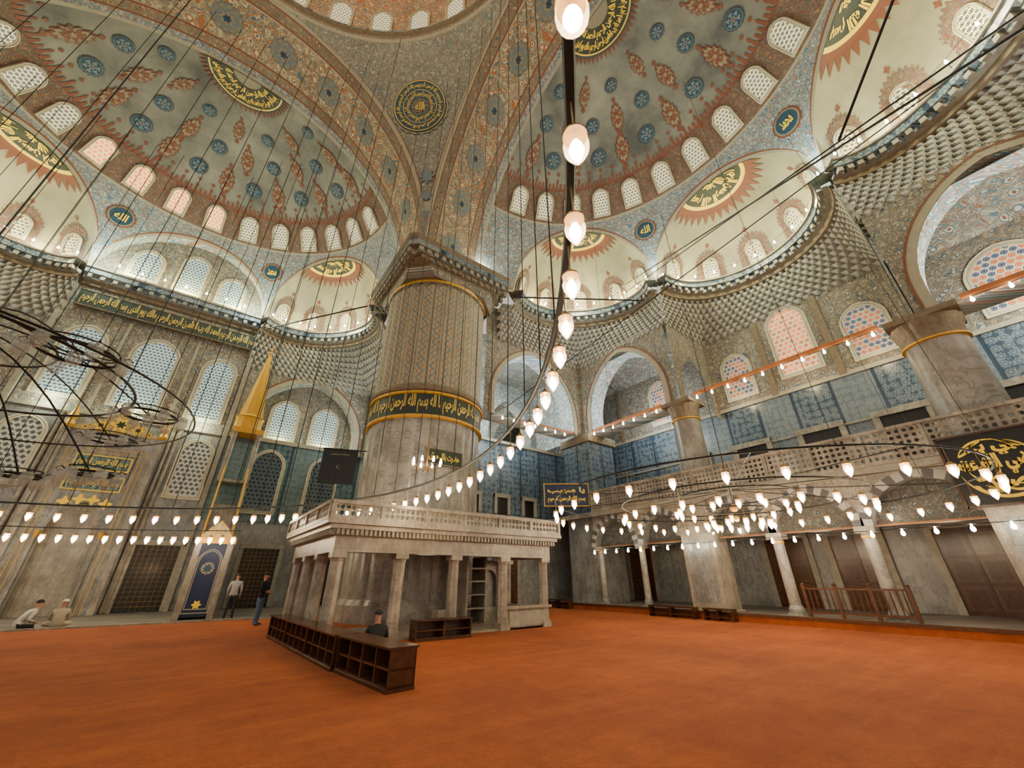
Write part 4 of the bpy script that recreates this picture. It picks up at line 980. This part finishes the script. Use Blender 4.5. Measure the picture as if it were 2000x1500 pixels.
mb.lathe([(.05, 15.2), (.14, 15.35), (.04, 15.5), (.1, 15.62), (.02, 15.75), (.0, 16.2)], 12, (MX - .1, 28.3, 0), 'goldm'); child('spire', mb, 'gilded conical spire with finial')

# ------------------------------------------------------------------ lamps
def lampmesh(s=1.0, stem=.27):
    mb = MB()
    mb.lathe([(.006, stem + .25), (.006, .25), (.03 * s, .245 * s), (.06 * s, .215 * s), (.078 * s, .2 * s), (.078 * s, .185 * s)], 16, (0, 0, 0), 'brass')
    mb.lathe([(.076 * s, .19 * s), (.070 * s, .14 * s), (.080 * s, .1 * s), (.075 * s, .05 * s), (.052 * s, 0), (.02 * s, -.055 * s), (.002, -.08 * s)], 16, (0, 0, 0), 'glow2')
    mb.lathe([(.002, .15 * s), (.020 * s, .14 * s), (.040 * s, .09 * s), (.047 * s, .055 * s), (.036 * s, .012 * s), (.014 * s, -.04 * s), (.001, -.05 * s)], 14, (0, 0, 0), 'bulb')
    me = mb.mesh('lamp'); me.polygons.foreach_set('use_smooth', [True] * len(me.polygons)); return me
LM = lampmesh(.9); LMM = lampmesh(.95); LMB = lampmesh(1.2)
def lamp_at(p, par, me=LM, nm='lamp'):
    o = bpy.data.objects.new(nm, me); o.parent = par; o.location = Vector(p) - par.location; COL.objects.link(o); return o
RC = (-8.1, 10.2); RR = 13.1
e = empty('ring_chandelier', (RC[0], RC[1], 4.1), 'huge dark iron ring chandelier hung low with glowing glass cups', 'chandelier')
mb = MB(); mb.tube([(RR * cos(a), RR * sin(a), 0) for a in frange(0, 2 * pi, 161)[:-1]], .036, 'iron', 8, True); obj('ring_frame', mb, e)
a = -48.05; angs = []
while a < 132:
    angs.append(a); a += degrees((.56 if len(angs) < 10 else .66 if len(angs) < 34 else .8) / RR)
for i, a in enumerate(angs[:98]):
    r = radians(a); lamp_at((RC[0] + RR * cos(r), RC[1] + RR * sin(r), 3.56), e, LM if i < 14 else LMM if i < 26 else LMB)
e = empty('ring_chandelier', (RC[0], RC[1], 3.4), 'second lower iron ring with a row of glowing cups', 'chandelier')
R2 = 14.6; mb = MB(); mb.tube([(R2 * cos(a), R2 * sin(a), 0) for a in frange(radians(50), radians(130), 60)], .02, 'iron', 6); obj('ring_frame', mb, e)
for i in range(40):
    r = radians(51 + i * 1.95); lamp_at((RC[0] + R2 * cos(r), RC[1] + R2 * sin(r), 2.92), e, LMB)
RX, RY = 13.2, 6.0
e = empty('tiered_chandelier', (RX, RY, 3.8), 'wide tiered iron chandelier with glowing cups and brass balls', 'chandelier')
mb = MB()
for r, z in ((5.6, 0), (3.4, -.1), (1.7, .05), (.8, -.35)): mb.tube([(r * cos(a), r * sin(a), z) for a in frange(0, 2 * pi, 61)[:-1]], .022, 'iron', 6, True)
for i in range(12): a = 2 * pi * i / 12; mb.tube([(.1 * cos(a), .1 * sin(a), .25), (5.6 * cos(a), 5.6 * sin(a), 0)], .012, 'iron', 4)
mb.tube([(0, 0, -.6), (0, 0, 13)], .012, 'iron', 4)
for i in range(8): a = 2 * pi * i / 8; mb.tube([(5.6 * cos(a), 5.6 * sin(a), 0), (5.0 * cos(a), 5.0 * sin(a), 14)], .006, 'iron', 4)
obj('iron_frame', mb, e)
for z, r in ((-.3, .12), (-.62, .09)): mb = MB(); mb.lathe([(r * sin(x), z - r * cos(x)) for x in frange(0, pi, 9)], 14, (0, 0, 0), 'goldm'); obj('brass_ball', mb, e, smooth=True)
for r, n, z in ((5.6, 34, -.54), (3.4, 24, -.64), (1.7, 16, -.49), (.9, 12, -.89)):
    for i in range(n): a = 2 * pi * (i + .3) / n; lamp_at((RX + r * cos(a), RY + r * sin(a), 3.8 + z), e, LMM)
LX, LY = -4.3, 9.4
e = empty('iron_chandelier', (LX, LY, 4.6), 'dark iron chandelier with small rings and unlit glass cups', 'chandelier')
mb = MB(); mb.tube([(2.6 * cos(a), 2.6 * sin(a), 0) for a in frange(0, 2 * pi, 61)[:-1]], .022, 'iron', 6, True); mb.tube([(1.4 * cos(a), 1.4 * sin(a), .5) for a in frange(0, 2 * pi, 41)[:-1]], .02, 'iron', 6, True); mb.tube([(3.6 * cos(a), 3.6 * sin(a), -.35) for a in frange(0, 2 * pi, 61)[:-1]], .016, 'iron', 6, True)
SUB = [(-35, 2.5, 0), (24, 3.0, 0), (60, 3.9, -.1), (100, 2.6, 0), (-75, 2.7, 0), (150, 2.6, 0), (200, 2.6, 0), (250, 2.6, 0), (18, 2.5, -1.35), (60, 2.4, -1.3)]
for a, r, dz in SUB:
    a = radians(a); c = Vector((r * cos(a), r * sin(a), dz)); R_ = .46 if dz > -1 else .3
    mb.tube([c + Vector((R_ * cos(x), R_ * sin(x), 0)) for x in frange(0, 2 * pi, 31)[:-1]], .024, 'iron', 6, True); mb.tube([c + Vector((R_ * cos(x), R_ * sin(x), .09)) for x in frange(0, 2 * pi, 31)[:-1]], .012, 'iron', 6, True)
    mb.tube([Vector((0, 0, .8)).lerp(c, k) + Vector((0, 0, .35 * sin(pi * k))) for k in frange(0, 1, 9)], .015, 'iron', 5); mb.tube([c - Vector((R_, 0, 0)), c + Vector((R_, 0, 0))], .009, 'iron', 4); mb.tube([c - Vector((0, R_, 0)), c + Vector((0, R_, 0))], .009, 'iron', 4)
    for k in range(6):
        x = 2 * pi * k / 6; q = c + Vector((R_ * cos(x), R_ * sin(x), 0)); dd_ = Vector((cos(x), sin(x), 0))
        mb.tube([q, q + dd_ * .1 + Vector((0, 0, .09)), q + dd_ * .16 + Vector((0, 0, .05)), q + dd_ * .12 + Vector((0, 0, 0)), q + dd_ * .07 + Vector((0, 0, .03))], .009, 'iron', 4)
mb.tube([(0, 0, -.1), (0, 0, 15)], .015, 'iron', 4); obj('iron_frame', mb, e)
mb = MB(); mb.lathe([(.075, .12), (.095, .05), (.09, -.03), (.055, -.10), (.0, -.12)], 14, (0, 0, 0), 'glass'); mb.lathe([(.077, .11), (.082, .12), (.072, .125)], 14, (0, 0, 0), 'voussw'); mb.lathe([(.0, -.145), (.016, -.13), (.01, -.11)], 8, (0, 0, 0), 'glass'); CUP = mb.mesh('cup'); CUP.polygons.foreach_set('use_smooth', [True] * len(CUP.polygons))
for a, r, dz in SUB:
    a = radians(a); c = Vector((LX + r * cos(a), LY + r * sin(a), 4.6 + dz)); R_ = .55 if dz > -1 else .38
    for k in range(6): x = 2 * pi * k / 6; lamp_at(c + Vector((R_ * cos(x), R_ * sin(x), -.10)), e, CUP, 'glass_cup')
    lamp_at(c + Vector((0, 0, -.1)), e, CUP, 'glass_cup')
e = empty('small_chandelier', (6.2, 13.8, 5.6), 'small branched brass chandelier with lit candle bulbs', 'chandelier')
mb = MB(); mb.tube([(0, 0, -.4), (0, 0, 1.0)], .03, 'brass')
for i in range(8):
    a = 2 * pi * i / 8; mb.tube([(0, 0, -.2), (.3 * cos(a), .3 * sin(a), -.35), (.55 * cos(a), .55 * sin(a), -.1)], .015, 'brass', 5)
mb.tube([(0, 0, 1.0), (0, 0, 12)], .01, 'iron', 4); obj('branches', mb, e)
mb = MB(); mb.lathe([(.0, -.07), (.04, -.05), (.055, 0), (.042, .05), (.02, .09), (.02, .14)], 8, (0, 0, 0), 'bulb'); BM = mb.mesh('bulb_mesh')
for i in range(8): a = 2 * pi * i / 8; lamp_at((6.2 + .55 * cos(a), 13.8 + .55 * sin(a), 5.52), e, BM, 'bulb')

def string(pts, lab, hook=False):
    e = empty('string_lights', pts[0], lab, 'string lights'); mb = MB(); o = Vector(pts[0])
    mb.tube([Vector(p) - o + Vector((0, 0, .14)) for p in pts], .012, 'iron', 4)
    if hook:
        for p in pts: q = Vector(p) - o; mb.tube([q + Vector((0, 0, .14)), q + Vector((0, 0, -.45))], .01, 'iron', 4)
    obj('cable', mb, e)
    for p in pts: lamp_at(p, e, BM, 'bulb')
for path in CORN:
    P_ = [Vector(q) for q in path]; mid = Vector((CX, CY)); pts = []
    Ls = 0; last = 0
    for i, q in enumerate(P_):
        if i: Ls += (q - P_[i - 1]).length
        if Ls - last > .62 and i < len(P_) - 1: last = Ls; d = (mid - q).normalized(); pts.append((q.x + d.x * .6, q.y + d.y * .6, 18.75 + random.uniform(-.08, .08)))
    string(pts, 'row of small clear bulbs on hooks along the cornice', hook=True)
for y0, y1 in ((15.8, 11.2), (8.8, 1.7), (-.9, -6)):
    n = int(abs(y1 - y0) / .75); string([(18.35, y0 + (y1 - y0) * i / n, 9.75) for i in range(n + 1)], 'row of small bulbs hung below the tie beam')
string([(17.4, 15.8 - i * .75, 2.75) for i in range(26)], 'row of small bulbs hung along the arcade')
string([(11.8 + i * .8, 16.7, 9.6) for i in range(7)], 'row of small bulbs under the tie beam')

CB = []
for i in range(0, 34):
    a = radians(-35 + i * 5.2); CB.append((RC[0] + RR * cos(a), RC[1] + RR * sin(a)))
for i in range(14):
    a = radians(20 + i * 9); CB.append((-5.5 + 7.5 * cos(a), 10 + 7.5 * sin(a)))
for i, (x, y) in enumerate(CB):
    dx, dy = x - CX, y - CY; r = sqrt(dx * dx + dy * dy); ze = 29 if r < 14 else 26
    if y > 22: ze = 24
    mb = MB(); mb.tube([(0, 0, 4.14), (0, 0, ze)], .013, 'iron', 4)
    obj('suspension_cable', mb, mat4=Matrix.Translation((x, y, 0)), label='thin dark vertical cable carrying the chandelier ring', cat='cable', group='chandelier cables')
def cable(a, b, r=.03, lab='taut black cable crossing the hall', sag=0):
    mb = MB(); a = Vector(a); b = Vector(b); mb.tube([a.lerp(b, k) - a - Vector((0, 0, sag * 4 * k * (1 - k))) for k in frange(0, 1, 13)], r, 'iron', 5); obj('cable', mb, mat4=Matrix.Translation(a), label=lab, cat='cable')
cable((11.6, 15.2, 17.1), (18.2, 10.7, 17.1), .05, 'iron tie rod between pillar and wall corner'); cable((4.6, 21.8, 17.3), (-.3, 28.6, 17.3), .05, 'iron tie rod between pillar and wall corner')
cable((10.9, 15.1, 9.5), (17, -4, 17.5), .024); cable((17.5, 11.5, 18.4), (6.5, -3, 7.6), .026); cable((17.3, 11.6, 17.6), (7.2, -3, 8.6), .02)
cable((8.5, -1.8, 12.2), (9.4, -.1, 10.6), .03)

# ------------------------------------------------------------------ people
for nm, c in (('skin', (.46, .24, .16)), ('hair', (.012, .010, .008)), ('jeans', (.09, .15, .27)), ('blk', (.008, .009, .012)), ('shirt', (.30, .30, .32)), ('beige', (.44, .38, .28)), ('white', (.52, .50, .45)), ('pants', (.015, .015, .02)), ('shoe', (.05, .04, .04))):
    M[nm] = plain('cloth_' + nm, c, .85, 0, .12, 6)
def person(label, loc, rot, J, matf, hair=None, cap=None):
    R = dict(pelvis=(.15, .11), waist=(.135, .10), chest=(.165, .115), neckb=(.085, .07), neck=(.055, .055), jaw=(.068, .075), head=(.082, .098), crown=(.06, .07), nose=(.014, .014),
             shL=(.075, .075), shR=(.075, .075), elL=(.05, .05), elR=(.05, .05), wrL=(.032, .03), wrR=(.032, .03), paL=(.038, .022), paR=(.038, .022),
             hiL=(.10, .10), hiR=(.10, .10), knL=(.068, .068), knR=(.068, .068), anL=(.045, .045), anR=(.045, .045), toL=(.04, .03), toR=(.04, .03))
    E = [('pelvis', 'waist'), ('waist', 'chest'), ('chest', 'neckb'), ('neckb', 'neck'), ('neck', 'jaw'), ('jaw', 'head'), ('head', 'crown'), ('jaw', 'nose')]
    for s_ in 'LR': E += [('chest', 'sh' + s_), ('sh' + s_, 'el' + s_), ('el' + s_, 'wr' + s_), ('wr' + s_, 'pa' + s_), ('pelvis', 'hi' + s_), ('hi' + s_, 'kn' + s_), ('kn' + s_, 'an' + s_), ('an' + s_, 'to' + s_)]
    J = {k: Vector(v) for k, v in J.items()}
    J.setdefault('nose', J['jaw'] + Vector((0, -.105, .045)))
    for s_ in 'LR':
        w_, el = J['wr' + s_], J['el' + s_]; d = (w_ - el).normalized(); J['pa' + s_] = w_ + d * .07
        side = d.cross(Vector((0, 1, 0)));
        if side.length < .2: side = Vector((1, 0, 0))
        side.normalize(); curl = d.cross(side).normalized()
        for f in range(4):
            L_ = (.07, .08, .075, .06)[f]; b = J['pa' + s_] + side * (.027 - f * .018); J['f%d%s' % (f, s_)] = b + d * (.025 + L_ * .5); J['g%d%s' % (f, s_)] = b + d * (.025 + L_ * .85) + curl * .02
            R['f%d%s' % (f, s_)] = (.010, .010); R['g%d%s' % (f, s_)] = (.008, .008); E += [('pa' + s_, 'f%d%s' % (f, s_)), ('f%d%s' % (f, s_), 'g%d%s' % (f, s_))]
        J['th' + s_] = w_ + d * .05 + side * .06; R['th' + s_] = (.011, .011); E.append(('wr' + s_, 'th' + s_))
    names = list(J.keys()); me = bpy.data.meshes.new('sk'); me.from_pydata([J[n] for n in names], [(names.index(a), names.index(b)) for a, b in E], [])
    o = bpy.data.objects.new('sk', me); COL.objects.link(o); md = o.modifiers.new('s', 'SKIN'); md.use_smooth_shade = True
    for i, n in enumerate(names): me.skin_vertices[0].data[i].radius = R[n]; me.skin_vertices[0].data[i].use_root = (n == 'pelvis')
    ms = o.modifiers.new('u', 'SUBSURF'); ms.levels = 2; ms.render_levels = 2
    bpy.context.view_layer.update(); m2 = bpy.data.meshes.new_from_object(o.evaluated_get(bpy.context.evaluated_depsgraph_get()))
    bpy.data.objects.remove(o); m2.materials.clear(); keys = []
    zmin = min(v_.co.z for v_ in m2.vertices)
    for p_ in m2.polygons:
        k = matf(p_.center, J)
        if k not in keys: keys.append(k); m2.materials.append(M[k])
        p_.material_index = keys.index(k); p_.use_smooth = True
    e = obj('person', m2, mat4=Matrix.Translation((loc[0], loc[1], loc[2] - zmin)) @ Matrix.Rotation(rot, 4, 'Z'), label=label, cat='person')
    h = J['head']
    mb = MB()
    if hair or cap:
        rx, ry, rz = (.098, .112, .10)
        prof = lambda a, q: Vector((h.x + rx * cos(a) * sin(q), h.y + .012 + ry * sin(a) * sin(q) , h.z + .035 + rz * cos(q)))
        mb.grid(prof, frange(0, 2 * pi, 25), frange(0.01, 1.65 if hair and not cap else 1.45, 8), cap or 'hair')
        if cap == 'blk': mb.grid(lambda a, k: Vector((h.x + .09 * cos(a), h.y - .09 + -.09 * k * sin(a), h.z + .05 - .02 * k)), frange(0, pi, 9), [0, 1], 'blk')
        obj('cap' if cap else 'hair', mb, e, smooth=True)
    for sx in (-1, 1):
        mb = MB(); mb.lathe([(.0, -.01), (.009, 0), (.0, .01)], 8, (h.x + sx * .032, h.y - .088, h.z - .005), 'hair'); obj('eye', mb, e)
    return e
def stand(arms):
    J = dict(pelvis=(0, 0, .95), waist=(0, 0, 1.1), chest=(0, 0, 1.32), neckb=(0, 0, 1.45), neck=(0, 0, 1.51), jaw=(0, -.02, 1.58), head=(0, -.005, 1.65), crown=(0, 0, 1.70),
             shL=(.18, 0, 1.40), shR=(-.18, 0, 1.40), hiL=(.09, 0, .88), hiR=(-.09, 0, .88), knL=(.11, -.02, .49), knR=(-.12, -.03, .49), anL=(.13, .02, .08), anR=(-.15, .0, .08), toL=(.15, -.15, .035), toR=(-.18, -.17, .035))
    J.update(arms); return J
def f_stand(top, pant, sh='shoe'):
    def f(c, J):
        if c.z > 1.49: return 'skin'
        if c.z < .075: return sh
        for s_ in 'LR':
            if (c - J['pa' + s_]).length < .14 and (c - J['wr' + s_]).length > .03 and (c - J['el' + s_]).length > (J['wr' + s_] - J['el' + s_]).length * .95: return 'skin'
        return top if c.z > .9 or abs(c.x) > .24 or c.y < -.13 and c.z > .8 else pant
    return f
person('standing man in dark jacket and light blue jeans with folded hands', (2.4, 19.1, 0), radians(60), stand(dict(elL=(.27, -.04, 1.13), elR=(-.27, -.04, 1.13), wrL=(.03, -.2, 1.12), wrR=(-.05, -.22, 1.08))), f_stand('blk', 'jeans'), hair=1)
person('standing man in grey shirt and black trousers seen from behind', (1.75, 22.6, 0), radians(170), stand(dict(elL=(.25, .02, 1.12), elR=(-.25, .02, 1.12), wrL=(.22, -.12, .93), wrR=(-.24, -.1, .92))), f_stand('shirt', 'pants'), hair=1)
def sit(lean=.1):
    return dict(pelvis=(0, 0, .13), waist=(0, -.03 * lean, .28), chest=(0, -.5 * lean, .48), neckb=(0, -.7 * lean, .60), neck=(0, -.8 * lean, .655), jaw=(0, -.8 * lean - .02, .725), head=(0, -.8 * lean, .79), crown=(0, -.8 * lean + .01, .84),
                shL=(.18, -.6 * lean, .55), shR=(-.18, -.6 * lean, .55), elL=(.26, -.16, .32), elR=(-.26, -.16, .32), wrL=(.14, -.36, .24), wrR=(-.14, -.36, .24),
                hiL=(.11, -.04, .12), hiR=(-.11, -.04, .12), knL=(.36, -.32, .14), knR=(-.36, -.32, .14), anL=(-.02, -.42, .07), anR=(.04, -.30, .07), toL=(-.15, -.42, .05), toR=(.17, -.32, .05))
def f_sit(top, pant):
    def f(c, J):
        if c.z > J['neck'].z - .015: return 'skin'
        for s_ in 'LR':
            if (c - J['pa' + s_]).length < .1: return 'skin'
        return pant if c.z < .2 and (abs(c.x) > .15 or c.y < -.15) else top
    return f
person('seated man in black jacket and black cap facing the loggia', (3.75, 10.1, 0), radians(175), sit(.15), f_sit('blk', 'blk'), cap='blk')
person('seated man in beige robe and white cap on the rug', (-3.35, 22.6, 0), radians(185), sit(.1), f_sit('beige', 'beige'), cap='white')
person('seated man in white shirt leaning forward beside another worshipper', (-4.3, 22.5, 0), radians(120), sit(.45), f_sit('white', 'blk'), hair=1)

# ------------------------------------------------------------------ lights
def light(p, en, col=(1, .95, .8), r=.3):
    l = bpy.data.lights.new('lamp_or_fill_light', 'POINT'); l.energy = en; l.color = col; l.shadow_soft_size = r
    o = bpy.data.objects.new('lamp_or_fill_light', l); o.location = p; COL.objects.link(o); return o
for key in ('q0', 'q2', 'r0', 'r1', 'r2'):
    P, tk, nk, a_ = EX[key]; light((P.x + nk.x * 1.4, P.y + nk.y * 1.4, 18.8), 560, (1, .90, .52), .3)
    for s_ in (-1, 1): light((P.x + nk.x * 1.7 + tk.x * 2.9 * s_, P.y + nk.y * 1.7 + tk.y * 2.9 * s_, 18.55), 230, (1, .90, .42), .1)
for dx in (-3.0, 0, 3.0): light((PQ.x + dx, PQ.y - .05, 18.5), 350, (1, .96, .46), .12)
for sgn in (-1, 1):
    for c, n0 in (((CX, CY + DC), (0, 1)), ((CX + DC, CY), (1, 0))):
        n0 = Vector(n0); t0 = Vector((n0.y, -n0.x)); d = n0 * cos(sgn * H0) * (EA - 1.0) + t0 * sin(sgn * H0) * (EB - 1.0); light((c[0] + d.x, c[1] + d.y, 18.7), 450, (.78, 1, .82), .15)
light((PX - 2.0, PY - 2.0, 18.9), 850, (.96, 1, .66), .2); light((PX - 2.6, PY + 2.6, 18.8), 320, (.88, 1, .80), .2); light((PX + 1.6, PY - 2.6, 19.0), 220, (.88, 1, .80), .2)
light((CX, CY, 31), 2200, (1, .80, .46), 1.5)  # added warm fill to brighten the main dome, no lamp hangs here
light((CX, CY + DC + 3, 20.5), 300, (1, .92, .74), 1.0); light((CX + DC + 3, CY, 20.5), 300, (1, .92, .74), 1.0)  # added fills inside the half domes, without any lamp
for x in (-8.35, -5.2, -1.95): light((x, Y0 - .5, 10.0), 130, (.92, 1, .66), .1)
for x in (2.45, 5.15): light((x, Y0 + .35, 10.05), 80, (1, .95, .54), .1)
light((13.5, 19.5, 12), 420, (.80, 1, 1), .4); light((13, 26, 11.5), 700, (1, .92, .60), .4); light((20.9, 13.4, 11.0), 230, (.9, 1, .97), .3); light((21, -3, 11.0), 330, (1, .88, .58), .3); light((9.5, 25.5, 11), 380, (.9, 1, .9), .3)
light((19.2, -3, 10.3), 680, (.95, 1, .90), .2); light((19.2, 13.4, 10.3), 340, (.92, 1, .97), .2); light((14.6, 17.6, 10.3), 400, (.9, 1, .97), .2); light((8.7, 25.3, 10.3), 280, (.9, 1, .95), .2)
for y in (2.2, 5.2, 8.3): light((XW - 1.0, y, 10.5), 50, (1, .75, .40), .15)
for a in (-20, 0, 22, 45, 65, 90): r = radians(a); light((RC[0] + RR * cos(r), RC[1] + RR * sin(r), 3.2), 85, (1, .66, .32), .25)
for x, y in ((RX, RY), (RX + 3.5, RY), (RX, RY + 4), (RX, RY - 4)): light((x, y, 2.9), 115, (1, .68, .36), .25)
for y in (-2.0, 2.3, 6, 13): light((20.3, y, 2.6), 20, (1, .70, .40), .3)  # warm fills added to brighten the space under the arcade
light((6.5, 13.8, 1.9), 8, (1, .8, .6), .3); light((-1.75, 28.6, 2.0), 14, (1, .72, .4), .2)  # second light is added to make the front doorway glow
W = bpy.data.worlds.new('World'); SC.world = W; W.use_nodes = True
W.node_tree.nodes['Background'].inputs[0].default_value = (1, .92, .76, 1); W.node_tree.nodes['Background'].inputs[1].default_value = .70

# ------------------------------------------------------------------ camera
cd = bpy.data.cameras.new('Camera'); cam = bpy.data.objects.new('Camera', cd); COL.objects.link(cam)
cd.sensor_width = 36; cd.lens = 36 * 758.16 / 2000; cd.clip_start = .05; cd.clip_end = 300
th = radians(26.52); yw = radians(36.74); ro = radians(-.137)
F = Vector((sin(yw) * cos(th), cos(yw) * cos(th), sin(th))); R0 = Vector((cos(yw), -sin(yw), 0)); U0 = R0.cross(F)
Rr = R0 * cos(ro) + U0 * sin(ro); U = U0 * cos(ro) - R0 * sin(ro)
cam.matrix_world = Matrix(((Rr.x, U.x, -F.x, 0), (Rr.y, U.y, -F.y, 0), (Rr.z, U.z, -F.z, 1.55), (0, 0, 0, 1)))
SC.camera = cam
